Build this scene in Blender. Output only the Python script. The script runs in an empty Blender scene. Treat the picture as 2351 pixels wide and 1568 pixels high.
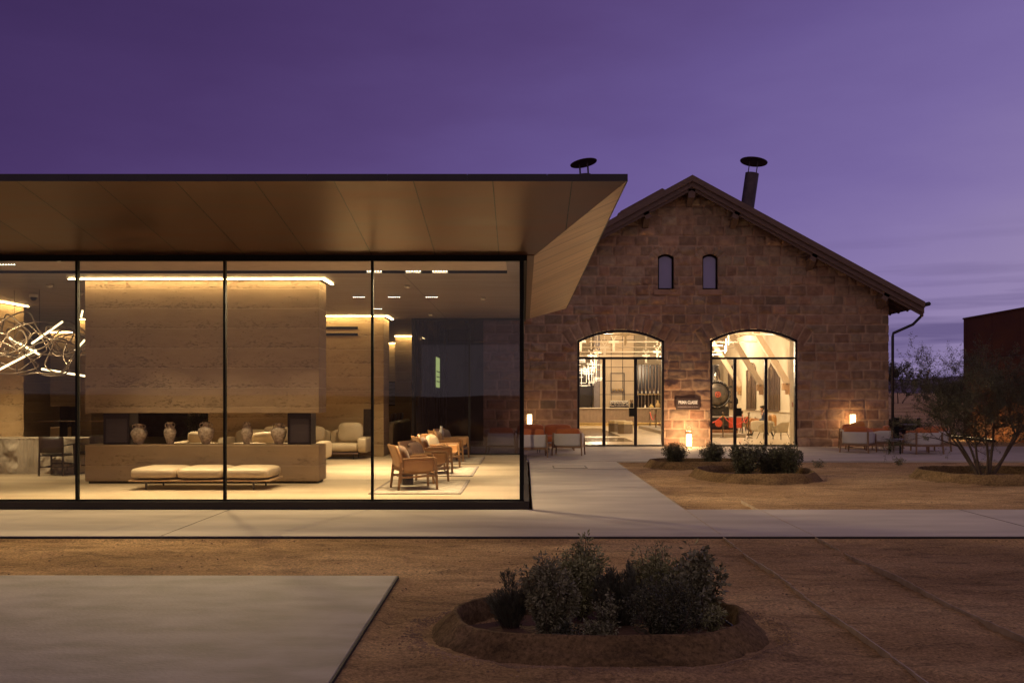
import bpy, math, random
import numpy as np
from mathutils import Vector, Matrix
R = math.radians
rnd = random.Random(7)
nrs = np.random.RandomState(11)
scn = bpy.context.scene
col = scn.collection

# ------------------------------------------------------------------ camera, sky, exposure
CX, HY, F, EH = 1203.0, 912.0, 2286.0, 1.6       # measured vanishing point, horizon, focal length (px at 2351 wide), eye height
cd = bpy.data.cameras.new('camera'); cam = bpy.data.objects.new('camera', cd); col.objects.link(cam)
cam.location = (0, 0, EH); cam.rotation_euler = (R(90), 0, 0)
cd.sensor_width = 36; cd.lens = 36 * F / 2351.0
cd.shift_x = (1175.5 - CX) / 2351.0; cd.shift_y = (HY - 784.0) / 2351.0
cd.clip_start = .1; cd.clip_end = 6000
scn.camera = cam
scn.view_settings.view_transform = 'Standard'; scn.view_settings.look = 'None'
scn.view_settings.exposure = 0; scn.view_settings.gamma = 1
scn.cycles.max_bounces = 10; scn.cycles.transparent_max_bounces = 24
scn.cycles.diffuse_bounces = 4; scn.cycles.glossy_bounces = 4
scn.cycles.sample_clamp_indirect = 6; scn.cycles.use_denoising = True
scn.cycles.caustics_reflective = False; scn.cycles.caustics_refractive = False

def W(px, py, Y):                                # a measured point of the place at depth Y (metres)
    return ((px - CX) * Y / F, Y, EH - (py - HY) * Y / F)
def WX(px, Y): return (px - CX) * Y / F
def WZ(py, Y): return EH - (py - HY) * Y / F

def build_world():
    w = bpy.data.worlds.new('World'); scn.world = w; w.use_nodes = True
    nt = w.node_tree; N = nt.nodes; L = nt.links; N.clear()
    def M(op, a, b=None, c=None):
        n = N.new('ShaderNodeMath'); n.operation = op
        for i, v in enumerate((a, b, c)):
            if v is None: continue
            if isinstance(v, (int, float)): n.inputs[i].default_value = v
            else: L.new(v, n.inputs[i])
        return n.outputs[0]
    out = N.new('ShaderNodeOutputWorld'); bg = N.new('ShaderNodeBackground'); L.new(bg.outputs[0], out.inputs[0])
    tc = N.new('ShaderNodeTexCoord'); sep = N.new('ShaderNodeSeparateXYZ'); L.new(tc.outputs['Generated'], sep.inputs[0])
    x, y, z = sep.outputs
    mp = N.new('ShaderNodeMapping'); L.new(tc.outputs['Generated'], mp.inputs[0]); mp.inputs['Scale'].default_value = (1.6, 1.6, 5.5); mp.inputs['Rotation'].default_value = (0, R(-9), 0)
    n1 = N.new('ShaderNodeTexNoise'); n1.inputs['Scale'].default_value = 2.3; n1.inputs['Detail'].default_value = 7; n1.inputs['Roughness'].default_value = .55; L.new(mp.outputs[0], n1.inputs[0])
    cl = n1.outputs[0]
    # position along the glow: low and towards +X is brightest
    p = M('ADD', M('MULTIPLY', x, .95), M('MULTIPLY', z, -1.55))
    p = M('ADD', p, M('MULTIPLY', M('SUBTRACT', cl, .5), .27))
    p = M('MULTIPLY_ADD', p, .80, .79)
    cr = N.new('ShaderNodeValToRGB'); L.new(p, cr.inputs[0]); e = cr.color_ramp.elements
    def lin(c): return tuple((v / 255 / 12.92 if v <= 10 else ((v / 255 + .055) / 1.055) ** 2.4) for v in c) + (1,)
    stops = [(0.0, (60, 43, 87)), (.2, (73, 54, 103)), (.38, (87, 68, 121)), (.56, (102, 85, 143)), (.74, (119, 103, 160)), (.88, (135, 119, 170)), (1.0, (147, 131, 174))]
    while len(e) < len(stops): e.new(.5)
    for k, (q, c) in enumerate(stops): e[k].position = q; e[k].color = lin(c)
    # darker cloud bands low over the desert
    mp2 = N.new('ShaderNodeMapping'); L.new(tc.outputs['Generated'], mp2.inputs[0]); mp2.inputs['Scale'].default_value = (1.2, 1.2, 22)
    n2 = N.new('ShaderNodeTexNoise'); n2.inputs['Scale'].default_value = 1.9; n2.inputs['Detail'].default_value = 6; L.new(mp2.outputs[0], n2.inputs[0])
    band = M('MULTIPLY', M('SMOOTHSTEP' if False else 'MULTIPLY', M('MAXIMUM', M('SUBTRACT', n2.outputs[0], .47), 0.0), 9.0), M('MAXIMUM', M('MULTIPLY_ADD', z, -6.0, 1.0), 0.0))
    band = M('MINIMUM', band, .75)
    mx = N.new('ShaderNodeMix'); mx.data_type = 'RGBA'; L.new(band, mx.inputs['Factor']); L.new(cr.outputs[0], mx.inputs['A']); mx.inputs['B'].default_value = lin((88, 76, 122))
    # the western half of the sky (behind the viewer) and the zenith still hold the afterglow
    back = M('MINIMUM', M('MAXIMUM', M('ADD', M('MULTIPLY', y, -1.6), M('MULTIPLY', M('MAXIMUM', M('SUBTRACT', z, .55), 0.0), 1.6)), 0.0), 1.0)
    mb = N.new('ShaderNodeMix'); mb.data_type = 'RGBA'; L.new(back, mb.inputs['Factor']); L.new(mx.outputs['Result'], mb.inputs['A']); mb.inputs['B'].default_value = (.33, .25, .285, 1)
    # a very low, nearly spent Nishita sky under it
    sk = N.new('ShaderNodeTexSky'); sk.sky_type = 'NISHITA'; sk.sun_disc = False; sk.sun_elevation = R(-4); sk.sun_rotation = R(200)
    sc_ = N.new('ShaderNodeVectorMath'); sc_.operation = 'SCALE'; L.new(sk.outputs[0], sc_.inputs[0]); sc_.inputs['Scale'].default_value = .05
    ad = N.new('ShaderNodeVectorMath'); ad.operation = 'ADD'; L.new(sc_.outputs[0], ad.inputs[0]); L.new(mb.outputs['Result'], ad.inputs[1])
    L.new(ad.outputs[0], bg.inputs[0]); bg.inputs[1].default_value = 1.0
build_world()

# ------------------------------------------------------------------ materials
MATS = {}
def mat(name, c, c2=None, rough=.6, metal=0, nscale=6, bump=0, bscale=30, detail=6, emit=None, estr=0, spec=.5, stretch=(1, 1, 1), coat=0, vcol=False, contrast=1.0, sheen=0):
    if name in MATS: return MATS[name]
    m = bpy.data.materials.new(name); m.use_nodes = True; MATS[name] = m
    nt = m.node_tree; N = nt.nodes; L = nt.links; b = N['Principled BSDF']
    b.inputs['Roughness'].default_value = rough; b.inputs['Metallic'].default_value = metal
    b.inputs['Specular IOR Level'].default_value = spec; b.inputs['Coat Weight'].default_value = coat
    b.inputs['Sheen Weight'].default_value = sheen
    tc = N.new('ShaderNodeTexCoord'); mp = N.new('ShaderNodeMapping'); L.new(tc.outputs['Object'], mp.inputs[0]); mp.inputs['Scale'].default_value = stretch
    c2 = c2 or tuple(v * .8 for v in c)
    n = N.new('ShaderNodeTexNoise'); n.inputs['Scale'].default_value = nscale; n.inputs['Detail'].default_value = detail; L.new(mp.outputs[0], n.inputs[0])
    mr = N.new('ShaderNodeMapRange'); L.new(n.outputs[0], mr.inputs[0]); mr.inputs[1].default_value = .5 - .22 / contrast; mr.inputs[2].default_value = .5 + .22 / contrast
    mx = N.new('ShaderNodeMix'); mx.data_type = 'RGBA'; L.new(mr.outputs[0], mx.inputs['Factor'])
    mx.inputs['A'].default_value = (*c2, 1); mx.inputs['B'].default_value = (*c, 1)
    src = mx.outputs['Result']
    if vcol:
        at = N.new('ShaderNodeAttribute'); at.attribute_name = 'tone'
        m2 = N.new('ShaderNodeMix'); m2.data_type = 'RGBA'; m2.blend_type = 'MULTIPLY'; m2.inputs['Factor'].default_value = 1
        L.new(src, m2.inputs['A']); L.new(at.outputs['Color'], m2.inputs['B']); src = m2.outputs['Result']
    L.new(src, b.inputs['Base Color'])
    if bump:
        n2 = N.new('ShaderNodeTexNoise'); n2.inputs['Scale'].default_value = bscale; n2.inputs['Detail'].default_value = 8; L.new(mp.outputs[0], n2.inputs[0])
        bp = N.new('ShaderNodeBump'); bp.inputs['Strength'].default_value = bump; bp.inputs['Distance'].default_value = .02; L.new(n2.outputs[0], bp.inputs['Height']); L.new(bp.outputs[0], b.inputs['Normal'])
    if emit:
        b.inputs['Emission Color'].default_value = (*emit, 1); b.inputs['Emission Strength'].default_value = estr
    return m

def glass_mat(name, tint=(.93, .93, .92), refl=1.0):
    m = bpy.data.materials.new(name); m.use_nodes = True; MATS[name] = m
    nt = m.node_tree; N = nt.nodes; L = nt.links; N.clear()
    o = N.new('ShaderNodeOutputMaterial'); mx = N.new('ShaderNodeMixShader'); tr = N.new('ShaderNodeBsdfTransparent'); gl = N.new('ShaderNodeBsdfGlossy')
    tr.inputs[0].default_value = (*tint, 1); gl.inputs['Roughness'].default_value = .0; gl.inputs[0].default_value = (1, 1, 1, 1)
    fr = N.new('ShaderNodeFresnel'); fr.inputs[0].default_value = 1.5
    mu = N.new('ShaderNodeMath'); mu.operation = 'MULTIPLY'; mu.inputs[1].default_value = refl; mu.use_clamp = True
    # panes are never perfectly flat
    tc = N.new('ShaderNodeTexCoord'); nz = N.new('ShaderNodeTexNoise'); nz.inputs['Scale'].default_value = .6; L.new(tc.outputs['Object'], nz.inputs[0])
    bp = N.new('ShaderNodeBump'); bp.inputs['Strength'].default_value = .04; bp.inputs['Distance'].default_value = .02; L.new(nz.outputs[0], bp.inputs['Height']); L.new(bp.outputs[0], gl.inputs['Normal'])
    L.new(fr.outputs[0], mu.inputs[0]); L.new(mu.outputs[0], mx.inputs[0]); L.new(tr.outputs[0], mx.inputs[1]); L.new(gl.outputs[0], mx.inputs[2]); L.new(mx.outputs[0], o.inputs[0])
    return m

def layered_mat(name, c, c2, line, zstep, zoff, rough=.9, pit=.5):
    """rammed earth: horizontal lifts, fine lift joints, pits near the joints"""
    m = bpy.data.materials.new(name); m.use_nodes = True; MATS[name] = m
    nt = m.node_tree; N = nt.nodes; L = nt.links; b = N['Principled BSDF']; b.inputs['Roughness'].default_value = rough; b.inputs['Specular IOR Level'].default_value = .2
    def Mt(op, a, bb=None, c3=None):
        n = N.new('ShaderNodeMath'); n.operation = op
        for i, v in enumerate((a, bb, c3)):
            if v is None: continue
            if isinstance(v, (int, float)): n.inputs[i].default_value = v
            else: L.new(v, n.inputs[i])
        return n.outputs[0]
    ge = N.new('ShaderNodeNewGeometry'); sp = N.new('ShaderNodeSeparateXYZ'); L.new(ge.outputs['Position'], sp.inputs[0])
    wob = N.new('ShaderNodeTexNoise'); wob.inputs['Scale'].default_value = 1.5; L.new(ge.outputs['Position'], wob.inputs[0])
    zz = Mt('ADD', sp.outputs[2], Mt('MULTIPLY', wob.outputs[0], .03))
    q = Mt('DIVIDE', Mt('SUBTRACT', zz, zoff), zstep)
    fr = Mt('FRACT', q); fl = Mt('FLOOR', q)
    wn = N.new('ShaderNodeTexWhiteNoise'); wn.noise_dimensions = '1D'; L.new(fl, wn.inputs['W'])
    big = N.new('ShaderNodeTexNoise'); big.inputs['Scale'].default_value = 2.2; big.inputs['Detail'].default_value = 8; big.inputs['Roughness'].default_value = .6
    mp = N.new('ShaderNodeMapping'); mp.inputs['Scale'].default_value = (1, 1, 3); L.new(ge.outputs['Position'], mp.inputs[0]); L.new(mp.outputs[0], big.inputs[0])
    t = Mt('ADD', Mt('MULTIPLY', wn.outputs[0], .35), Mt('MULTIPLY', Mt('SUBTRACT', big.outputs[0], .35), 1.6))
    mx = N.new('ShaderNodeMix'); mx.data_type = 'RGBA'; mx.clamp_factor = True; L.new(t, mx.inputs['Factor']); mx.inputs['A'].default_value = (*c2, 1); mx.inputs['B'].default_value = (*c, 1)
    edge = Mt('MINIMUM', fr, Mt('SUBTRACT', 1.0, fr))
    ln = Mt('LESS_THAN', edge, .022)
    m2 = N.new('ShaderNodeMix'); m2.data_type = 'RGBA'; L.new(Mt('MULTIPLY', ln, .6), m2.inputs['Factor']); L.new(mx.outputs['Result'], m2.inputs['A']); m2.inputs['B'].default_value = (*line, 1)
    # pits: coarse voids concentrated in the lower part of each lift
    vn = N.new('ShaderNodeTexNoise'); vn.inputs['Scale'].default_value = 16; vn.inputs['Detail'].default_value = 9; vn.inputs['Roughness'].default_value = .72; L.new(mp.outputs[0], vn.inputs[0])
    zone = N.new('ShaderNodeTexNoise'); zone.inputs['Scale'].default_value = 1.3; zone.inputs['Detail'].default_value = 3; L.new(mp.outputs[0], zone.inputs[0])
    low = Mt('POWER', Mt('SUBTRACT', 1.0, fr), 2.0)
    thr = Mt('SUBTRACT', .645, Mt('ADD', Mt('MULTIPLY', low, .10), Mt('MULTIPLY', Mt('SUBTRACT', zone.outputs[0], .45), .30)))
    pt = Mt('MINIMUM', Mt('MAXIMUM', Mt('MULTIPLY', Mt('SUBTRACT', vn.outputs[0], thr), 14.0), 0.0), 1.0)
    m3 = N.new('ShaderNodeMix'); m3.data_type = 'RGBA'; L.new(Mt('MULTIPLY', pt, pit), m3.inputs['Factor']); L.new(m2.outputs['Result'], m3.inputs['A']); m3.inputs['B'].default_value = tuple(v * .35 for v in c2) + (1,)
    L.new(m3.outputs['Result'], b.inputs['Base Color'])
    h = Mt('ADD', Mt('MULTIPLY', vn.outputs[0], .25), Mt('MULTIPLY', pt, -1.0))
    h = Mt('ADD', h, Mt('MULTIPLY', ln, .5))
    h = Mt('ADD', h, Mt('MULTIPLY', big.outputs[0], .8))
    bp = N.new('ShaderNodeBump'); bp.inputs['Strength'].default_value = .8; bp.inputs['Distance'].default_value = .014; L.new(h, bp.inputs['Height']); L.new(bp.outputs[0], b.inputs['Normal'])
    return m

def panel_mat(name, c, c2, px, py, rough=.35, metal=.3, joint=.012, joff=(0, 0), axis=(0, 1), streak=(1, 8, 1)):
    """sheet panels with thin open joints on a grid in world space"""
    m = bpy.data.materials.new(name); m.use_nodes = True; MATS[name] = m
    nt = m.node_tree; N = nt.nodes; L = nt.links; b = N['Principled BSDF']; b.inputs['Roughness'].default_value = rough; b.inputs['Metallic'].default_value = metal
    def Mt(op, a, bb=None):
        n = N.new('ShaderNodeMath'); n.operation = op
        for i, v in enumerate((a, bb)):
            if v is None: continue
            if isinstance(v, (int, float)): n.inputs[i].default_value = v
            else: L.new(v, n.inputs[i])
        return n.outputs[0]
    ge = N.new('ShaderNodeNewGeometry'); sp = N.new('ShaderNodeSeparateXYZ'); L.new(ge.outputs['Position'], sp.inputs[0])
    ids = []; js = []
    for ax, per, of in ((axis[0], px, joff[0]), (axis[1], py, joff[1])):
        if not per: continue
        q = Mt('DIVIDE', Mt('SUBTRACT', sp.outputs[ax], of), per); fr = Mt('FRACT', q)
        js.append(Mt('LESS_THAN', Mt('MINIMUM', fr, Mt('SUBTRACT', 1.0, fr)), joint / per / 2)); ids.append(Mt('FLOOR', q))
    idv = ids[0] if len(ids) == 1 else Mt('ADD', ids[0], Mt('MULTIPLY', ids[1], 17.3)); j = js[0] if len(js) == 1 else Mt('MAXIMUM', js[0], js[1])
    wn = N.new('ShaderNodeTexWhiteNoise'); wn.noise_dimensions = '1D'; L.new(idv, wn.inputs['W'])
    mp = N.new('ShaderNodeMapping'); mp.inputs['Scale'].default_value = streak; L.new(ge.outputs['Position'], mp.inputs[0])
    nz = N.new('ShaderNodeTexNoise'); nz.inputs['Scale'].default_value = 1.3; nz.inputs['Detail'].default_value = 7; L.new(mp.outputs[0], nz.inputs[0])
    t = Mt('ADD', Mt('MULTIPLY', wn.outputs[0], .35), Mt('MULTIPLY', Mt('SUBTRACT', nz.outputs[0], .37), 1.9))
    mx = N.new('ShaderNodeMix'); mx.data_type = 'RGBA'; mx.clamp_factor = True; L.new(t, mx.inputs['Factor']); mx.inputs['A'].default_value = (*c2, 1); mx.inputs['B'].default_value = (*c, 1)
    m2 = N.new('ShaderNodeMix'); m2.data_type = 'RGBA'; L.new(j, m2.inputs['Factor']); L.new(mx.outputs['Result'], m2.inputs['A']); m2.inputs['B'].default_value = (.005, .004, .004, 1)
    L.new(m2.outputs['Result'], b.inputs['Base Color'])
    rr = N.new('ShaderNodeMapRange'); L.new(nz.outputs[0], rr.inputs[0]); rr.inputs[1].default_value = .3; rr.inputs[2].default_value = .7; rr.inputs[3].default_value = rough - .04; rr.inputs[4].default_value = rough + .08; L.new(rr.outputs[0], b.inputs['Roughness'])
    bp = N.new('ShaderNodeBump'); bp.inputs['Strength'].default_value = .6; bp.inputs['Distance'].default_value = .006
    L.new(Mt('ADD', Mt('MULTIPLY', j, -1.0), Mt('MULTIPLY', nz.outputs[0], .15)), bp.inputs['Height']); L.new(bp.outputs[0], b.inputs['Normal'])
    return m

def concrete_mat(name, c, c2):
    m = mat(name, c, c2, rough=.75, nscale=1.2, bump=.25, bscale=60, detail=9, stretch=(.5, 1.6, 1), contrast=1.1)
    return m

GLASS = glass_mat('clear_glass', (.96, .96, .95), .6)
GLASSD = glass_mat('tinted_glass', (.60, .58, .66), .7)
EARTH = layered_mat('rammed_earth', (.35, .255, .17), (.27, .19, .125), (.46, .35, .24), .34, .08)
EARTHW = layered_mat('rammed_earth_wall', (.46, .33, .19), (.33, .225, .125), (.56, .42, .27), .34, .08)
EARTH2 = layered_mat('hearth_earth', (.31, .215, .13), (.26, .175, .105), (.36, .26, .17), .34, .10, pit=.25)
SOFFIT = panel_mat('soffit_bronze', (.17, .080, .052), (.082, .038, .026), .911, 0, rough=.32, metal=.55, joff=(-2.18, 0), joint=.014, streak=(.5, 3.2, 1))
SOFFIT2 = panel_mat('soffit_timber', (.66, .46, .27), (.36, .22, .115), 0, .9, rough=.42, metal=.15, joff=(0, 14.3), joint=.025, streak=(.7, 4.5, .7))
CEIL = panel_mat('ceiling_panels', (.17, .125, .10), (.12, .085, .07), 2.4, .9, rough=.45, metal=.1, joff=(-2.0, 15.9), streak=(.5, 3, 1))
CEILP = mat('pale_ceiling', (.42, .32, .24), rough=.6)
BLACK = mat('black_metal', (.009, .008, .008), rough=.65, spec=.15)
DARKPANEL = panel_mat('dark_cladding', (.030, .024, .028), (.016, .013, .016), 1.2, 0, rough=.25, metal=.4, axis=(0, 1), streak=(2, 1, .4))
FASCIA = mat('fascia_metal', (.035, .028, .036), (.026, .02, .028), rough=.45, metal=.5, nscale=2)
CONC = concrete_mat('concrete', (.52, .445, .37), (.37, .31, .255))
CONCF = mat('lounge_floor', (.46, .37, .26), (.31, .235, .16), rough=.36, nscale=1.0, detail=9, stretch=(.35, 1.5, 1), contrast=1.4)
SAND = None
PLASTER = mat('plaster', (.70, .61, .46), (.60, .51, .37), rough=.85, nscale=2, bump=.1)
OAK = mat('oak', (.30, .16, .07), (.20, .10, .04), rough=.45, nscale=4, stretch=(6, 6, 1), bump=.1)
TEAK = mat('teak', (.26, .14, .07), (.17, .09, .045), rough=.5, nscale=5, stretch=(6, 6, 1), bump=.1)
LEATHER = mat('tan_leather', (.40, .21, .09), (.32, .155, .06), rough=.42, nscale=5, bump=.12, bscale=80)
CREAM = mat('cream_leather', (.43, .335, .225), (.36, .28, .185), rough=.5, nscale=4, bump=.12, bscale=25)
BROWNF = mat('brown_cushion', (.16, .085, .05), (.12, .06, .035), rough=.8, nscale=8, bump=.3, bscale=60, sheen=.2)
STRIPE = mat('woven_cushion', (.30, .18, .12), (.16, .09, .06), rough=.85, nscale=9, stretch=(1, 7, 1), bump=.3, bscale=60)
ORANGE = mat('rust_cushion', (.48, .14, .035), (.38, .10, .025), rough=.85, nscale=6, bump=.35, bscale=40, sheen=.2)
OFFWH = mat('woven_shell', (.62, .57, .51), (.52, .47, .42), rough=.8, nscale=30, bump=.4, bscale=120, stretch=(1, 1, 5))
LED = mat('led_strip', (1, .9, .7), emit=(1, .70, .30), estr=46)
LEDS = mat('led_strip_soft', (1, .9, .7), emit=(1, .70, .33), estr=3)
DOT = mat('spot_lens', (1, .95, .9), emit=(1, .86, .66), estr=14)
TUBE = mat('glowing_tube', (1, .95, .9), emit=(1, .78, .50), estr=2.0)
TUBEH = mat('hot_tube', (1, .95, .9), emit=(1, .82, .58), estr=9)
HOSE = mat('bronze_hose', (.30, .23, .165), (.20, .15, .11), rough=.35, metal=.6, nscale=3)
STONE_D = mat('desk_stone', (.40, .33, .25), (.26, .21, .155), rough=.8, nscale=3, bump=.8, bscale=7, contrast=1.4)
JAR = mat('old_pottery', (.55, .44, .34), (.27, .20, .14), rough=.9, nscale=22, bump=.7, bscale=45, contrast=1.6)
RUG = mat('worn_rug', (.40, .34, .26), (.24, .19, .15), rough=.95, nscale=7, bump=.3, bscale=120, contrast=1.8)
RUGB = mat('rug_border', (.20, .16, .14), rough=.95, nscale=20)
STEEL = mat('dark_steel', (.022, .014, .016), (.014, .01, .012), rough=.35, metal=.6, nscale=3)
CORTEN = panel_mat('corten', (.19, .075, .03), (.10, .038, .016), 2.2, 1.75, rough=.75, metal=.2, axis=(1, 2), joff=(1.1, 1.4), joint=.02, streak=(1, .6, 1.4))
RENDER = mat('earth_kerb', (.23, .14, .07), (.10, .06, .032), rough=.95, nscale=3, bump=.6, bscale=18, contrast=1.2)
SOIL = mat('bed_soil', (.17, .09, .045), (.08, .042, .022), rough=.95, nscale=9, bump=.9, bscale=30)
STONE = mat('sandstone', (.335, .205, .135), (.225, .128, .082), rough=.9, nscale=5, bump=.7, bscale=26, vcol=True, contrast=1.2)
STONEP = mat('sandstone_plain', (.34, .20, .135), (.25, .14, .095), rough=.9, nscale=4, bump=.6, bscale=22)
ROOF = mat('roof_tile', (.16, .085, .07), (.10, .055, .045), rough=.75, nscale=5, bump=.3)
TIMBD = mat('dark_timber', (.15, .088, .07), (.09, .052, .042), rough=.7, nscale=5, stretch=(1, 1, 8), bump=.3)
PALEW = mat('pale_timber', (.55, .44, .32), (.46, .36, .25), rough=.6, nscale=5, stretch=(6, 6, 1))
REDP = mat('red_paint', (.45, .055, .018), (.36, .04, .014), rough=.4, nscale=5)
IRON = mat('loco_iron', (.035, .03, .027), (.02, .017, .015), rough=.38, metal=.5, nscale=9, bump=.2)
BRASS = mat('brass', (.55, .38, .15), rough=.3, metal=.9)
LANT = mat('lantern_glow', (1, .9, .7), emit=(1, .72, .40), estr=4.5)

# ------------------------------------------------------------------ mesh builder
class MB:
    def __init__(s): s.v = []; s.f = []
    def add(s, vs, fs):
        o = len(s.v); s.v += [tuple(v) for v in vs]; s.f += [tuple(i + o for i in f) for f in fs]; return s
    def box(s, x0, x1, y0, y1, z0, z1, M=None):
        vs = [(x0, y0, z0), (x1, y0, z0), (x1, y1, z0), (x0, y1, z0), (x0, y0, z1), (x1, y0, z1), (x1, y1, z1), (x0, y1, z1)]
        if M is not None: vs = [tuple(M @ Vector(v)) for v in vs]
        return s.add(vs, [(0, 3, 2, 1), (4, 5, 6, 7), (0, 1, 5, 4), (1, 2, 6, 5), (2, 3, 7, 6), (3, 0, 4, 7)])
    def bar(s, a, b, w, h=None, up=(0, 0, 1), w2=None, h2=None):
        """rectangular bar from a to b"""
        h = h or w; w2 = w2 or w; h2 = h2 or h
        a = Vector(a); b = Vector(b); d = (b - a).normalized(); u = Vector(up)
        if abs(d.dot(u)) > .98: u = Vector((0, 1, 0))
        sx = d.cross(u).normalized(); uy = sx.cross(d).normalized()
        vs = []
        for p, ww, hh in ((a, w, h), (b, w2, h2)):
            for i, j in ((-1, -1), (1, -1), (1, 1), (-1, 1)): vs.append(p + sx * (i * ww / 2) + uy * (j * hh / 2))
        return s.add(vs, [(0, 1, 2, 3), (7, 6, 5, 4), (0, 4, 5, 1), (1, 5, 6, 2), (2, 6, 7, 3), (3, 7, 4, 0)])
    def cyl(s, a, b, r, r2=None, n=12, cap=True):
        r2 = r if r2 is None else r2
        return s.tube([a, b], [r, r2], n, cap)
    def tube(s, pts, r, n=8, cap=True, closed=False):
        pts = [Vector(p) for p in pts]; m = len(pts)
        rs = r if isinstance(r, (list, tuple)) else [r] * m
        vs = []; prev = None
        for i, p in enumerate(pts):
            if closed: d = pts[(i + 1) % m] - pts[i - 1]
            else: d = pts[min(i + 1, m - 1)] - pts[max(i - 1, 0)]
            d.normalize()
            if prev is None:
                u = Vector((0, 0, 1)) if abs(d.z) < .9 else Vector((1, 0, 0)); prev = d.cross(u).normalized()
            else:
                prev = (prev - d * prev.dot(d)); prev = prev.normalized() if prev.length > 1e-6 else d.orthogonal().normalized()
            q = d.cross(prev)
            for k in range(n):
                t = 2 * math.pi * k / n; vs.append(p + (prev * math.cos(t) + q * math.sin(t)) * rs[i])
        fs = []
        for i in range(m if closed else m - 1):
            j = (i + 1) % m
            for k in range(n): fs.append((i * n + k, i * n + (k + 1) % n, j * n + (k + 1) % n, j * n + k))
        if cap and not closed: fs += [tuple(range(n - 1, -1, -1)), tuple(range((m - 1) * n, m * n))]
        return s.add(vs, fs)
    def lathe(s, prof, c=(0, 0, 0), n=24):
        vs = []; fs = []
        for r, z in prof:
            for k in range(n):
                t = 2 * math.pi * k / n; vs.append((c[0] + r * math.cos(t), c[1] + r * math.sin(t), c[2] + z))
        for i in range(len(prof) - 1):
            for k in range(n): fs.append((i * n + k, i * n + (k + 1) % n, (i + 1) * n + (k + 1) % n, (i + 1) * n + k))
        fs += [tuple(range(n - 1, -1, -1)), tuple(range((len(prof) - 1) * n, len(prof) * n))]
        return s.add(vs, fs)
    def pillow(s, c, w, d, h, M=None, e=.35, ez=.75, n=20, m=10, sag=0):
        """soft cushion: superellipsoid; w,d,h full sizes"""
        vs = []; fs = []
        def sg(v, p): return math.copysign(abs(v) ** p, v)
        for j in range(m + 1):
            ph = -math.pi / 2 + math.pi * j / m
            for k in range(n):
                t = 2 * math.pi * k / n
                x = sg(math.cos(ph), ez) * sg(math.cos(t), e); y = sg(math.cos(ph), ez) * sg(math.sin(t), e); z = sg(math.sin(ph), ez)
                zz = z * h / 2 * (1 + .10 * (1 - x * x) * (1 - y * y)) - sag * (1 - x * x)
                v = Vector((x * w / 2, y * d / 2, zz))
                if M is not None: v = M @ v
                vs.append(v + Vector(c))
        for j in range(m):
            for k in range(n): fs.append((j * n + k, j * n + (k + 1) % n, (j + 1) * n + (k + 1) % n, (j + 1) * n + k))
        return s.add(vs, fs)
    def prism(s, poly, d):
        """polygon (list of 3d points) extruded by vector d"""
        n = len(poly); d = Vector(d); vs = [Vector(p) for p in poly]; vs += [v + d for v in vs]
        return s.add(vs, [tuple(range(n - 1, -1, -1)), tuple(range(n, 2 * n))] + [(i, (i + 1) % n, n + (i + 1) % n, n + i) for i in range(n)])
    def grid(s, P):
        """P[i][j] points"""
        a = len(P); b = len(P[0]); vs = [p for r in P for p in r]
        return s.add(vs, [(i * b + j, (i + 1) * b + j, (i + 1) * b + j + 1, i * b + j + 1) for i in range(a - 1) for j in range(b - 1)])

def link(o, parent=None):
    col.objects.link(o)
    if parent: o.parent = parent
    return o
def part(mb, name, m, parent=None, smooth=False, bevel=0, sub=0, solid=0, loc=None):
    me = bpy.data.meshes.new(name); me.from_pydata([tuple(v) for v in mb.v], [], mb.f); me.validate(); me.update()
    me.materials.append(m)
    if smooth: me.shade_smooth()
    o = bpy.data.objects.new(name, me); link(o, parent)
    if loc: o.location = loc
    if solid: k = o.modifiers.new('solid', 'SOLIDIFY'); k.thickness = solid; k.offset = 0
    if bevel:
        k = o.modifiers.new('bevel', 'BEVEL'); k.width = bevel; k.segments = 2; k.limit_method = 'ANGLE'
    if sub: k = o.modifiers.new('sub', 'SUBSURF'); k.levels = sub; k.render_levels = sub
    return o
def np_mesh(name, V, Fq, m, parent=None, smooth=False, tone=None):
    me = bpy.data.meshes.new(name); V = np.asarray(V, np.float32); Fq = np.asarray(Fq, np.int32); k = Fq.shape[1]
    me.vertices.add(len(V)); me.vertices.foreach_set('co', V.ravel())
    me.loops.add(Fq.size); me.loops.foreach_set('vertex_index', Fq.ravel())
    me.polygons.add(len(Fq)); me.polygons.foreach_set('loop_start', np.arange(0, Fq.size, k, dtype=np.int32)); me.polygons.foreach_set('loop_total', np.full(len(Fq), k, np.int32))
    me.update(calc_edges=True); me.materials.append(m)
    if tone is not None:
        a = me.color_attributes.new('tone', 'FLOAT_COLOR', 'POINT'); c = np.ones((len(V), 4), np.float32); c[:, :3] = tone; a.data.foreach_set('color', c.ravel())
    if smooth: me.shade_smooth()
    o = bpy.data.objects.new(name, me); return link(o, parent)
def tag(o, label=None, cat=None, group=None, kind=None):
    if label: o['label'] = label
    if cat: o['category'] = cat
    if group: o['group'] = group
    if kind: o['kind'] = kind
    return o
def thing(name, label, cat, loc=(0, 0, 0), rz=0, group=None):
    o = bpy.data.objects.new(name, None); o.empty_display_size = .1; link(o); o.location = loc; o.rotation_euler = (0, 0, rz)
    return tag(o, label, cat, group)
def kids(o): return [c for c in bpy.data.objects if c.parent == o]
def dup(root, loc, rz=0, label=None, group=None, scale=None):
    def cp(o, par):
        c = o.copy(); link(c, par)
        for k in kids(o): cp(k, c)
        return c
    r = cp(root, None); r.location = loc; r.rotation_euler = (0, 0, rz)
    if label: r['label'] = label
    if group: r['group'] = group
    if scale: r.scale = scale
    return r
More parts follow.
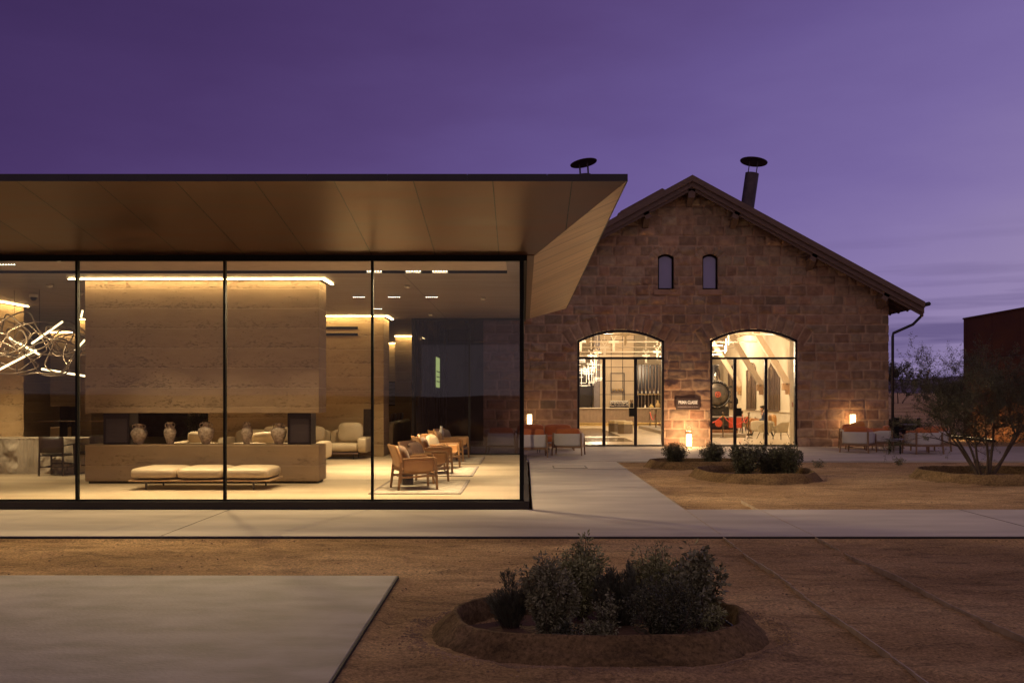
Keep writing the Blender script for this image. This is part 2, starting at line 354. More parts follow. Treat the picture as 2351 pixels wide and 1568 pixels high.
def light(name, kind, loc, power, color=(1, .74, .42), size=.1, size_y=None, rot=(0, 0, 0), spread=None, parent=None, spot=None, blend=.5):
    ld = bpy.data.lights.new(name, kind); ld.energy = power; ld.color = color
    if kind == 'AREA':
        ld.size = size
        if size_y: ld.shape = 'RECTANGLE'; ld.size_y = size_y
        if spread: ld.spread = spread
    elif kind == 'SPOT': ld.spot_size = spot; ld.spot_blend = blend; ld.shadow_soft_size = size
    else: ld.shadow_soft_size = size
    o = bpy.data.objects.new(name, ld); link(o, parent); o.location = loc; o.rotation_euler = rot
    return o

def vnoise(x, y, seed=0):
    """smooth value noise on arrays"""
    r = np.random.RandomState(seed); T = r.rand(256, 256)
    xi = np.floor(x).astype(int); yi = np.floor(y).astype(int); fx = x - xi; fy = y - yi
    fx = fx * fx * (3 - 2 * fx); fy = fy * fy * (3 - 2 * fy)
    g = lambda a, b: T[a % 256, b % 256]
    return (g(xi, yi) * (1 - fx) + g(xi + 1, yi) * fx) * (1 - fy) + (g(xi, yi + 1) * (1 - fx) + g(xi + 1, yi + 1) * fx) * fy - .5
def fbm(x, y, seed=0, oct=4):
    s = 0; a = 1
    for k in range(oct): s = s + a * vnoise(x * 2 ** k + 13.7 * k, y * 2 ** k + 5.1 * k, seed + k); a *= .5
    return s

# ------------------------------------------------------------------ ground and paving
def sand_material(name='sand', k=(1, 1, 1), gs=38):
    m = bpy.data.materials.new(name); m.use_nodes = True; nt = m.node_tree; N = nt.nodes; L = nt.links; b = N['Principled BSDF']
    b.inputs['Roughness'].default_value = .95; b.inputs['Specular IOR Level'].default_value = .15
    ge = N.new('ShaderNodeNewGeometry')
    a = N.new('ShaderNodeTexNoise'); a.inputs['Scale'].default_value = .55; a.inputs['Detail'].default_value = 9; a.inputs['Roughness'].default_value = .62
    mp = N.new('ShaderNodeMapping'); mp.inputs['Scale'].default_value = (.6, 1.3, 1); L.new(ge.outputs['Position'], mp.inputs[0]); L.new(mp.outputs[0], a.inputs[0])
    cr = N.new('ShaderNodeValToRGB'); L.new(a.outputs[0], cr.inputs[0]); e = cr.color_ramp.elements
    e[0].position = .32; e[0].color = (.32 * k[0], .19 * k[1], .082 * k[2], 1); e[1].position = .66; e[1].color = (.66 * k[0], .43 * k[1], .205 * k[2], 1)
    ee = e.new(.5); ee.color = (.48 * k[0], .295 * k[1], .135 * k[2], 1)
    g = N.new('ShaderNodeTexNoise'); g.inputs['Scale'].default_value = gs; g.inputs['Detail'].default_value = 8; g.inputs['Roughness'].default_value = .8; L.new(ge.outputs['Position'], g.inputs[0])
    mr = N.new('ShaderNodeMapRange'); L.new(g.outputs[0], mr.inputs[0]); mr.inputs[1].default_value = .36; mr.inputs[2].default_value = .64; mr.inputs[3].default_value = .42; mr.inputs[4].default_value = 1.5
    mx = N.new('ShaderNodeMix'); mx.data_type = 'RGBA'; mx.blend_type = 'MULTIPLY'; mx.inputs['Factor'].default_value = 1; L.new(cr.outputs[0], mx.inputs['A']); L.new(mr.outputs[0], mx.inputs['B'])  # grain noise also darkens the colour, painting in shade between the grains
    L.new(mx.outputs['Result'], b.inputs['Base Color'])
    mp3 = N.new('ShaderNodeMapping'); mp3.inputs['Scale'].default_value = (.45, 1.5, 1); L.new(ge.outputs['Position'], mp3.inputs[0])
    sc3 = N.new('ShaderNodeTexNoise'); sc3.inputs['Scale'].default_value = 4.6; sc3.inputs['Detail'].default_value = 10; sc3.inputs['Roughness'].default_value = .72; L.new(mp3.outputs[0], sc3.inputs[0])
    r3 = N.new('ShaderNodeMapRange'); L.new(sc3.outputs[0], r3.inputs[0]); r3.inputs[1].default_value = .36; r3.inputs[2].default_value = .50; r3.inputs[3].default_value = .62; r3.inputs[4].default_value = 1.06
    m5 = N.new('ShaderNodeMix'); m5.data_type = 'RGBA'; m5.blend_type = 'MULTIPLY'; m5.inputs['Factor'].default_value = 1; L.new(mx.outputs['Result'], m5.inputs['A']); L.new(r3.outputs[0], m5.inputs['B']); L.new(m5.outputs['Result'], b.inputs['Base Color'])
    h = N.new('ShaderNodeMath'); h.operation = 'MULTIPLY_ADD'; L.new(g.outputs[0], h.inputs[0]); h.inputs[1].default_value = .8; L.new(sc3.outputs[0], h.inputs[2])
    bp = N.new('ShaderNodeBump'); bp.inputs['Strength'].default_value = 1.0; bp.inputs['Distance'].default_value = .035; L.new(h.outputs[0], bp.inputs['Height']); L.new(bp.outputs[0], b.inputs['Normal'])
    return m
SAND = sand_material(); RENDER = sand_material('earth_kerb', (.46, .46, .46), 30)
PAVED = [(-9.5, -1.13, 2, 8.95), (-40, 40, 11.5, 14.3), (-40, 2.3, 14.2, 26), (-2, 40, 24.9, 32.6), (-30, 14, 31, 62)]
def ground():
    xs = np.unique(np.concatenate([np.linspace(-900, -60, 12), np.linspace(-60, -6, 28), np.arange(-6, 9, .045), np.linspace(9, 26, 90), np.linspace(26, 120, 60), np.linspace(120, 900, 14)]))
    ys = np.unique(np.concatenate([np.linspace(-300, 0, 10), np.linspace(0, 4.8, 10), np.arange(4.8, 11.7, .045), np.arange(11.7, 26, .11), np.linspace(26, 60, 40), np.linspace(60, 160, 50), np.linspace(160, 900, 16)]))
    Xg, Yg = np.meshgrid(xs, ys, indexing='ij')
    Z = -.05 + .030 * fbm(Xg * .55, Yg * .9, 3, 4) + .024 * fbm(Xg * 2.6, Yg * 3.9, 9, 3) + .016 * fbm(Xg * 8.5, Yg * 8.5, 21, 2)
    # wheel and foot scuffs: broad shallow ridges
    Z += .02 * np.exp(-((Yg - 10.4 - .3 * np.sin(Xg * .8)) / .25) ** 2) * (fbm(Xg * .9, Yg * .4, 31, 2) > 0)
    Z += .03 * np.exp(-((Yg - 11.0) / .45) ** 2) * np.clip(fbm(Xg * .7, Yg * .3, 5, 2) + .3, 0, 1) * .6
    # soft scoured trough round the near planting ring
    rr = np.sqrt(((Xg - .52) / 1.25) ** 2 + ((Yg - 6.95) / 1.0) ** 2); Z += .03 * np.exp(-((rr - 1.08) / .10) ** 2) * (1 + fbm(Xg * 5, Yg * 5, 8, 2))
    far = np.clip((np.hypot(Xg, Yg) - 45) / 60, 0, 1); Z += far * (1.1 + 1.3 * fbm(Xg * .03, Yg * .03, 41, 3)) + np.clip((np.hypot(Xg, Yg) - 140) / 500, 0, 1) * 3
    for x0, x1, y0, y1 in PAVED:
        ins = (Xg > x0 + .02) & (Xg < x1 - .02) & (Yg > y0 + .02) & (Yg < y1 - .02); Z = np.where(ins, np.minimum(Z, -.16), Z)
        near = (Xg > x0 - .1) & (Xg < x1 + .1) & (Yg > y0 - .1) & (Yg < y1 + .1); Z = np.where(near & ~ins, np.clip(Z, -.03, -.007), Z)
    for cx, cy, a, b in RINGS:
        q = ((Xg - cx) / (a * .97)) ** 2 + ((Yg - cy) / (b * .97)) ** 2; Z = np.where(q < 1, -.12, Z)
    n, k = Xg.shape; V = np.stack([Xg, Yg, Z], -1).reshape(-1, 3); I = np.arange(n * k).reshape(n, k)
    Fq = np.stack([I[:-1, :-1], I[1:, :-1], I[1:, 1:], I[:-1, 1:]], -1).reshape(-1, 4)
    o = np_mesh('ground', V, Fq, SAND, smooth=True); tag(o, kind='structure', label='raked orange desert sand around the paving')
    return xs, ys, Z
RINGS = [(.52, 6.97, .985, .71), (4.75, 20.5, 1.12, 1.35), (4.1, 23.6, 1.05, .85), (9.75, 20.2, 1.6, 1.35)]
GX, GY, GZ = ground()
def gz(x, y):
    i = min(max(int(np.searchsorted(GX, x)) - 1, 0), len(GX) - 2); j = min(max(int(np.searchsorted(GY, y)) - 1, 0), len(GY) - 2)
    u = (x - GX[i]) / (GX[i + 1] - GX[i]); v = (y - GY[j]) / (GY[j + 1] - GY[j])
    return float((GZ[i, j] * (1 - u) + GZ[i + 1, j] * u) * (1 - v) + (GZ[i, j + 1] * (1 - u) + GZ[i + 1, j + 1] * u) * v)

def sheet(name, poly, top, thick, m, label, kind='structure', bev=.006):
    mb = MB(); mb.prism([(x, y, top - thick) for x, y in poly], (0, 0, thick)); o = part(mb, name, m, bevel=bev); return tag(o, kind=kind, label=label)
sheet('path', [(-40, 11.5), (40, 11.5), (40, 14.22), (-40, 14.22)], 0, .16, CONC, 'pale concrete path crossing in front of the glass pavilion')
sheet('path', [(0.12, 14.226), (2.3, 14.226), (2.3, 24.895), (.12, 24.895)], -.003, .16, CONC, 'concrete walk leading back beside the glass pavilion to the doors')
sheet('terrace', [(-4, 24.9), (46, 25.6), (46, 32.55), (-4, 32.55)], 0, .16, CONC, 'concrete terrace in front of the stone hall')
sheet('pavement', [(-9.5, 2), (-1.05, 2), (-1.14, 8.95), (-9.5, 9.0)], 0, .16, mat('slab_concrete', (.285, .234, .226), (.17, .136, .131), rough=.7, nscale=2.6, bump=.3, bscale=40, detail=12, stretch=(.7, 1.3, 1), contrast=1.5), 'smooth concrete slab in the corner nearest the viewer')
# joints cut in the paving
mb = MB()
for y in (22.3,): mb.box(.14, 2.28, y, y + .012, -.0025, .0005)
for x in (-4.2, 6.2, 12.4): mb.box(x, x + .012, 11.52, 14.2, .0005, .0035)
o = part(mb, 'paving_joint', mat('joint', (.08, .06, .05))); tag(o, kind='structure', label='thin saw cut joints in the concrete paths')
for x0, x1, y0, y1 in ((-40, 40, 11.486, 11.499), (-40, -.0, 14.199, 14.2)):
    pass
o = part(MB().box(-40, 40, 11.490, 11.498, -.12, -.008), 'edging', mat('edging_steel', (.02, .013, .01), rough=.8)); tag(o, kind='structure', label='dark edging along the front of the crossing path')  # near-black strip stands in for the shade in the gap beside the path
e_ = MB(); e_.prism([(-1.05 + .012, 2, -.12), (-1.05 + .002, 2, -.12), (-1.138, 8.952, -.12), (-1.126, 8.958, -.12)], (0, 0, .116)); e_.prism([(-9.5, 9.002, -.12), (-1.126, 8.952, -.12), (-1.126, 8.966, -.12), (-9.5, 9.016, -.12)], (0, 0, .110)); o = part(e_, 'edging', MATS['edging_steel']); tag(o, kind='structure', label='dark edging round the smooth concrete slab')  # same painted gap shade along the slab edges
# drain cover on the walk
t = thing('drain_cover', 'flush steel drain cover let into the walk near the lounge chairs', 'drain cover', (1.05, 22.9, 0))
part(MB().box(-.35, .35, -.35, .35, -.001, .005), 'lid', CONC, t, bevel=.002)
part(MB().box(-.39, -.355, -.39, .39, -.001, .007).box(.355, .39, -.39, .39, -.001, .007).box(-.355, .355, -.39, -.355, -.001, .007).box(-.355, .355, .355, .39, -.001, .007), 'frame', mat('drain_frame', (.20, .17, .14), rough=.7), t)
# old narrow gauge rails running flush across sand and paving
RAILM = mat('old_rail', (.50, .38, .25), (.28, .20, .125), rough=.6, nscale=9)
for x, yend, lab in ((2.3, 24.8, 'flush rail that runs along the edge of the walk towards the doors'), (3.36, 15.4, 'flush rail crossing the sand farther from the glass pavilion')):
    pts = []
    for k in range(60):
        y = 2 + k * (yend - 2) / 59; pts.append(y)
    mb = MB()
    for a, b in zip(pts[:-1], pts[1:]):
        inp = (11.5 <= (a + b) / 2 <= 14.22)
        z = .003 if inp or a > 14.2 else -.018 + .008 * math.sin(a * 2.3)
        mb.box(x - (.005 if x < 3 else .0035), x + (.005 if x < 3 else .0035), a, b, z - .05, z + .006 * math.sin(a * 3) * (0 if inp else 1))
    o = part(mb, 'rail', RAILM); tag(o, lab, 'rail', 'narrow gauge rails set flush in the ground')
# pebbles and clods
def pebbles():
    n = 7000; mbv = []; fs = []
    P = []
    while len(P) < n:
        x = rnd.uniform(-5.5, 9); y = 5 + 19 * rnd.random() ** 1.6
        if any(x0 - .03 < x < x1 + .03 and y0 - .03 < y < y1 + .03 for x0, x1, y0, y1 in PAVED): continue
        if any(((x - cx) / (a + .12)) ** 2 + ((y - cy) / (b + .12)) ** 2 < 1 for cx, cy, a, b in RINGS): continue
        P.append((x, y, .002 + .012 * rnd.random() ** 4))
    for _ in range(2600):
        a_ = rnd.random() * 6.283; q_ = 1 + abs(rnd.gauss(0, .07)); cx, cy, ra, rb = RINGS[0]
        P.append((cx + (ra + .24) * q_ * math.copysign(abs(math.cos(a_)) ** .86, math.cos(a_)), cy + (rb + .24) * q_ * math.copysign(abs(math.sin(a_)) ** .86, math.sin(a_)), .003 + .010 * rnd.random() ** 2))
    for x, y, r in P:
        o = len(mbv); h = r * rnd.uniform(.5, .9); a = rnd.random() * 6.28; q = 5
        z0 = gz(x, y)
        if z0 < -.10: continue
        mbv.append((x, y, z0 + h))
        for k in range(q): t = a + 6.283 * k / q; rr = r * rnd.uniform(.8, 1.3); mbv.append((x + rr * math.cos(t), y + rr * math.sin(t), z0 + h * .3))
        for k in range(q): t = a + 6.283 * k / q; mbv.append((x + r * .7 * math.cos(t), y + r * .7 * math.sin(t), z0 - .01))
        for k in range(q):
            fs.append((o, o + 1 + k, o + 1 + (k + 1) % q)); fs.append((o + 1 + k, o + 1 + q + k, o + 1 + q + (k + 1) % q)); fs.append((o + 1 + k, o + 1 + q + (k + 1) % q, o + 1 + (k + 1) % q))
    o = np_mesh('gravel', np.array(mbv), np.array(fs), mat('clods', (.40, .25, .13), (.13, .08, .045), rough=.95, nscale=3)); tag(o, 'scattered clods and small stones on the sand', 'gravel', kind='stuff')
pebbles()
# low dusk hills on the horizon
def hills():
    rows = []; n = 160
    for q, (d, s) in enumerate(((600, 0), (720, .5), (900, 1), (1000, 0))):
        r = []
        for k in range(n):
            a = R(-75 + 150 * k / (n - 1)); x = d * math.sin(a); y = d * math.cos(a)
            h = s * (11 + 9 * float(fbm(np.array([k * .11]), np.array([q * 1.0]), 77, 4)[0]))
            r.append((x, y, h + 2.2))
        rows.append(r)
    o = part(MB().grid(rows), 'hills', mat('hill_rock', (.12, .085, .11), (.09, .065, .09), rough=1, nscale=.02), smooth=True); tag(o, kind='structure', label='low bare hills on the desert horizon')
hills()

# ------------------------------------------------------------------ planting rings
def ring(cx, cy, a, b, h, label, crest=.045, name='planter'):
    t = thing(name, label, 'planter', (cx, cy, -.05), 0, 'earth kerb planting rings')
    n = 260; pf = [(-.05, -.08), (-.022, h * .92), (.0, h + .05), (.025, h + .05), (.045, h + .03), (.16, .03), (.225, -.03)]; prof = []
    for (d0, z0), (d1, z1) in zip(pf[:-1], pf[1:]):
        m_ = max(1, int(math.hypot(d1 - d0, z1 - z0) / .014))
        for q in range(m_): prof.append((d0 + (d1 - d0) * q / m_, z0 + (z1 - z0) * q / m_))
    prof.append(pf[-1]); rows = []
    th_ = np.linspace(0, 2 * math.pi, n + 1)
    for i, (dr, z) in enumerate(prof):
        r = []
        A_ = fbm(th_ * a * 3.2 + 40, np.full(n + 1, i * .16), 91, 4); B_ = fbm(th_ * a * 9 + 10, np.full(n + 1, i * .10), 95, 3)
        A_[-1] = A_[0]; B_[-1] = B_[0]
        for k in range(n):
            th = th_[k]; c, s = math.cos(th), math.sin(th); e = .86
            ux = math.copysign(abs(c) ** e, c); uy = math.copysign(abs(s) ** e, s)
            w = 1 + .012 * math.sin(5 * th) + .008 * math.sin(11 * th); dd = dr + .012 * A_[k] + .012 * B_[k]
            zz = z + .014 * A_[k] + .010 * B_[k] + .008 * math.sin(3 * th)
            r.append((a * ux * w + c * dd, b * uy * w + s * dd, zz))
        r.append(r[0]); rows.append(r)
    part(MB().grid(rows), 'kerb', RENDER, t, smooth=True)
    G = []
    for i in range(13):
        r = []
        for k in range(49):
            th = 2 * math.pi * k / 48; q = i / 12 * .985; c, s = math.cos(th), math.sin(th)
            ux = math.copysign(abs(c) ** .86, c); uy = math.copysign(abs(s) ** .86, s)
            x, y = a * ux * q, b * uy * q
            r.append((x, y, -.005 + .02 * math.sin(x * 7 + y * 3) * (1 - q) + .015 * math.sin(y * 11)))
        G.append(r)
    part(MB().grid(G), 'soil', SOIL, t, smooth=True)
    return t
ring(*RINGS[0], .10, 'large oval earth kerb ring nearest the viewer with mixed shrubs')
ring(*RINGS[1], .12, 'oval earth kerb ring holding the joined dark hedge shrubs')
ring(*RINGS[2], .12, 'earth kerb ring by the terrace with two round clipped bushes')
ring(*RINGS[3], .13, 'oval earth kerb ring under the thorny many stemmed tree')

# ------------------------------------------------------------------ vegetation
def leaf_mat(name, c, c2):
    m = mat(name, c, c2, rough=.55, nscale=14, contrast=1.5); return m
LG = leaf_mat('grey_green_leaf', (.285, .255, .14), (.12, .11, .06)); LP = leaf_mat('pale_leaf', (.36, .34, .15), (.18, .165, .075))
LD = leaf_mat('dark_leaf', (.11, .10, .048), (.035, .034, .018)); LN = leaf_mat('needle_leaf', (.15, .14, .09), (.06, .057, .038))
BARK = mat('bark', (.12, .075, .05), (.06, .04, .028), rough=.9, nscale=12, bump=.6, bscale=40)
def leaves_mesh(P, D, size, wid, name, m, parent, fold=.25, smooth=False):
    """P positions, D directions: one small folded leaf each"""
    n = len(P); P = np.asarray(P, float); D = np.asarray(D, float); D /= np.linalg.norm(D, axis=1)[:, None] + 1e-9
    U = nrs.normal(size=(n, 3)); S = np.cross(D, U); S /= np.linalg.norm(S, axis=1)[:, None] + 1e-9; Nn = np.cross(S, D)
    sz = (size * (.6 + .8 * nrs.rand(n)))[:, None]; w = sz * wid
    a = P; b = P + D * sz * .5 + S * w * .5 + Nn * w * fold; c = P + D * sz - Nn * sz * .12; d = P + D * sz * .5 - S * w * .5 + Nn * w * fold
    V = np.stack([a, b, c, d], 1).reshape(-1, 3); I = np.arange(n) * 4
    Fq = np.concatenate([np.stack([I, I + 1, I + 2], 1), np.stack([I, I + 2, I + 3], 1)])
    return np_mesh(name, V, Fq, m, parent)
def shrub(loc, w, d, h, label, m, n=4500, leaf=.02, wid=.45, stems=14, style='leafy', seed=1, group='shrubs in the near planting ring', name='shrub', cat='shrub'):
    r = random.Random(seed); t = thing(name, label, cat, loc, 0, group)
    mb = MB(); tips = []
    for k in range(stems):
        a = 6.283 * (k + r.random() * .6) / stems; q = r.random() ** .5
        ex = math.cos(a) * w / 2 * q; ey = math.sin(a) * d / 2 * q; ez = h * (1 - (.62 if style == 'needle' else .35) * q * q) * r.uniform(.66 if style == 'needle' else .78, 1.06)
        if style == 'ball': ez = h * (.5 + .5 * math.sqrt(max(0, 1 - q * q))) * r.uniform(.9, 1.0)
        bs = .35 if style == 'needle' else .2; p0 = (ex * bs, ey * bs, -.03); p1 = (ex * max(.6, bs), ey * max(.6, bs), ez * .45); p2 = (ex, ey, ez)
        pts = []
        for i in range(8):
            u = i / 7; x = [(1 - u) ** 2 * p0[j] + 2 * u * (1 - u) * p1[j] + u * u * p2[j] + (r.uniform(-.006, .006) if i else 0) for j in range(3)]
            pts.append(x)
        mb.tube(pts, [.006 * (1 - .7 * i / 7) * (h / .5) ** .5 for i in range(8)], 4, cap=False)
        tips.append(np.array(pts))
    part(mb, 'stem', BARK, t)
    P = []; D = []
    per = n // stems
    for T in tips:
        for _ in range(per):
            u = r.random() ** (.65 if style != 'ball' else .8) * 6.99; i = int(u); f = u - i; p = T[i] * (1 - f) + T[min(i + 1, 7)] * f
            dr = T[min(i + 1, 7)] - T[i]; dr = dr / (np.linalg.norm(dr) + 1e-9)
            hz = p[2] / h
            if style == 'needle':
                off = np.array([r.gauss(0, 1), r.gauss(0, 1), r.gauss(0, 1)]); off /= np.linalg.norm(off); sp = w * .10 * (1.15 - hz * .6)
                p = p + off * sp * r.random(); dd = dr * 1.1 + off * .7 + np.array([0, 0, .5])
            elif style == 'ball':
                off = np.array([r.gauss(0, 1), r.gauss(0, 1), r.gauss(0, 1)]); off /= np.linalg.norm(off)
                p = p + off * w * .17 * r.random(); dd = off + dr * .3
                q = math.sqrt((p[0] / (w / 2)) ** 2 + (p[1] / (d / 2)) ** 2 + ((p[2] - h * .5) / (h * .56)) ** 2)
                lim = 1 + .06 * math.sin(9 * p[0] / w + 7 * p[2] / h + seed)
                if q > lim: p = np.array([p[0] / q * lim, p[1] / q * lim, h * .5 + (p[2] - h * .5) / q * lim])
                if p[2] < .02: continue
            else:
                off = np.array([r.gauss(0, 1), r.gauss(0, 1), r.gauss(0, .8)]); off /= np.linalg.norm(off)
                cl = .5 + .5 * math.sin(p[2] * 31 + seed + T[7][0] * 40)
                p = p + off * w * (.05 + .11 * cl) * r.random() ** .6; dd = off + dr * .4 + np.array([0, 0, -.25])
            P.append(p); D.append(dd)
    leaves_mesh(P, D, leaf, wid, 'leaves', m, t)
    return t
S0 = -.01
shrub((WX(1172, 7.1), 7.1, S0), .32, .30, .42, 'small dark conical shrub at one end of the near ring', LN, 7500, .024, .22, 24, 'needle', 1)
shrub((WX(1262, 6.8), 6.8, S0), .40, .36, .525, 'tall grey green leafy shrub standing in front of the paler back shrub', LG, 9500, .026, .42, 26, 'leafy', 2)
shrub((WX(1336, 7.42), 7.42, S0), .36, .30, .555, 'pale leafy shrub with sunlit looking top at the back of the near ring', LP, 6000, .028, .42, 22, 'leafy', 3)
shrub((WX(1426, 7.15), 7.15, S0), .44, .38, .47, 'dark upright needle leaved shrub in the middle of the near ring', LN, 11000, .028, .18, 34, 'needle', 4)
shrub((WX(1508, 7.36), 7.36, S0), .42, .32, .51, 'pale green leafy shrub between the dark needle shrub and the tall airy one', LP, 6500, .026, .45, 24, 'leafy', 5)
shrub((WX(1604, 7.12), 7.12, S0), .40, .36, .53, 'airy tall shrub with large broad leaves on bare stems', LG, 2300, .042, .55, 20, 'leafy', 6)
shrub((WX(1530, 6.62), 6.62, S0), .56, .42, .40, 'dense dark rounded shrub at the front of the near ring', LD, 9000, .018, .5, 26, 'ball', 7)
for k, (px, Y, w, h, lab, m_) in enumerate(((1372, 6.62, .26, .15, 'low trailing green plant beside the dense dark rounded shrub', LG), (1300, 6.55, .20, .12, 'small low plant at the foot of the tall grey green shrub', LD), (1640, 6.75, .18, .22, 'small dry looking plant with pale leaves by the black hose', LP), (1395, 6.95, .20, .26, 'thin young leafy plant in the gap between shrubs', LG))):
    shrub((WX(px, Y), Y, S0), w, w, h, lab, m_, 700, .026, .5, 9, 'leafy', 20 + k, name='small_plant', cat='plant')
t = thing('irrigation_hose', 'thin black irrigation hose curving inside the near planting ring', 'hose', (0, 0, 0))
part(MB().tube([W(1650, 1395, 7.0)[:2] + (.06,), (1.42, 6.8, .045), (1.40, 6.62, .035), (1.31, 6.45, .03), (1.15, 6.38, .0)], .008, 6), 'hose_line', mat('hose_rubber', (.05, .05, .06), rough=.4), t, smooth=True)
G2 = 'clipped bushes in the far planting rings'
shrub((WX(1550, 23.7), 23.7, S0), .64, .6, .52, 'round clipped dark bush nearest the glowing floor lantern', LD, 5200, .035, .5, 22, 'ball', 31, G2, 'round_bush', 'bush')
shrub((WX(1636, 23.6), 23.6, S0), .68, .6, .52, 'round clipped dark bush between the lantern and the long hedge shrubs', LD, 5200, .035, .5, 22, 'ball', 32, G2, 'round_bush', 'bush')
shrub((WX(1708, 20.3), 20.3, S0), .78, .7, .70, 'loose leafy hedge shrub with thin top sprays in front of the second doorway', LD, 6500, .04, .5, 26, 'leafy', 33, G2, 'hedge_shrub', 'bush')
shrub((WX(1765, 20.5), 20.5, S0), .70, .65, .68, 'middle hedge shrub of the three joined ones before the second doorway', LD, 5500, .038, .5, 22, 'leafy', 34, G2, 'hedge_shrub', 'bush')
shrub((WX(1808, 20.4), 20.4, S0), .60, .6, .66, 'dense dark bush ending the joined hedge near the doorway jamb', LD, 6500, .034, .5, 24, 'ball', 35, G2, 'hedge_shrub', 'bush')

def thorn_tree(loc, spread, h, label, seed=5, nst=7, depth=4, name='thorn_tree', leafn=2, group=None, lf=.028):
    r = random.Random(seed); t = thing(name, label, 'tree', loc, 0, group)
    tr = MB(); tw = MB(); P = []; D = []
    def grow(p, d, L, rad, lev):
        n = 5; pts = [p.copy()]; q = p.copy(); dd = d.copy()
        for i in range(n):
            dd = (dd + Vector((r.uniform(-1, 1), r.uniform(-1, 1), r.uniform(-.5, .8))) * (.16 + .05 * lev)).normalized()
            q = q + dd * L / n; pts.append(q.copy())
        rs = [rad * (1 - .5 * i / n) for i in range(n + 1)]
        (tr if lev < 2 else tw).tube(pts, rs, 6 if lev < 2 else 3, cap=False)
        if lev >= depth - 1:
            for i in range(1, n + 1):
                for _ in range(leafn): P.append(list(pts[i] + Vector((r.uniform(-.03, .03), r.uniform(-.03, .03), r.uniform(-.03, .03))))); D.append([r.gauss(0, 1), r.gauss(0, 1), r.gauss(0, 1)])
        if lev < depth:
            kn = [3, 4, 5, 4, 3][lev]
            for k in range(kn):
                i = r.randint(2, n) if lev else r.randint(3, n)
                az = Vector((r.gauss(0, 1), r.gauss(0, 1), r.gauss(.1, .6)))
                nd = (dd * .75 + az.normalized() * .85).normalized()
                grow(pts[i], nd, L * r.uniform(.55, .8), rs[i] * .68, lev + 1)
    for k in range(nst):
        a = 6.283 * k / nst + r.uniform(-.3, .3); out = r.uniform(.35, .85)
        grow(Vector((math.cos(a) * .1, math.sin(a) * .1, -.03)), Vector((math.cos(a) * out, math.sin(a) * out, 1)).normalized(), h * .46, .032, 0)
    k = part(tr, 'trunk', BARK, t, smooth=True); part(tw, 'branches', BARK, t)
    leaves_mesh(P, D, lf, .4, 'crown', LD, t)
    return t
thorn_tree((9.35, 20.2, -.02), 2.0, 2.75, 'thorny many stemmed desert tree rising from its own earth ring', 8, 8, 4, leafn=7, lf=.026)
# far desert trees and bushes
for k, (px, Y, h, lab) in enumerate(((2062, 92, 5.0, 'distant feathery desert tree just past the hall corner'), (2150, 120, 3.8, 'small distant desert tree low on the horizon'), (2188, 76, 2.6, 'far thorn tree seen behind the near thorny crown'))):
    thorn_tree((WX(px, Y), Y, .6), 3, h, lab, 50 + k, 6, 3, 'desert_tree', 3, 'distant desert trees', lf=.16)
shrub((WX(2086, 44), 44, 0), .85, .8, .62, 'round dark bush beyond the terrace beside the pale boulder', LD, 3500, .07, .5, 20, 'ball', 61, 'bushes beyond the terrace', 'round_bush', 'bush')
shrub((WX(2052, 47), 47, 0), .8, .8, .6, 'round dark bush close behind the black pillar', LD, 2500, .07, .5, 20, 'ball', 62, 'bushes beyond the terrace', 'round_bush', 'bush')
def rock(loc, s, label, seed):
    r = random.Random(seed); P = []
    for i in range(9):
        ph = -math.pi / 2 + math.pi * i / 8; row = []
        for k in range(17):
            t = 2 * math.pi * (k % 16) / 16; f = 1 + .18 * math.sin(3 * t + seed) * math.cos(2 * ph) + .1 * math.sin(5 * t + 2 * ph)
            row.append((s[0] * f * math.cos(ph) * math.cos(t), s[1] * f * math.cos(ph) * math.sin(t), s[2] * (math.sin(ph) * f + .5)))
        P.append(row)
    o = part(MB().grid(P), 'boulder', STONEP, smooth=True, loc=loc); tag(o, label, 'boulder', 'boulders beyond the terrace')
rock((WX(2112, 43), 43, 0), (.42, .35, .28), 'rounded boulder beside the dark round bush past the terrace', 3)
rock((WX(2126, 42), 42, 0), (.2, .2, .2), 'small boulder leaning against the larger rounded one', 4)

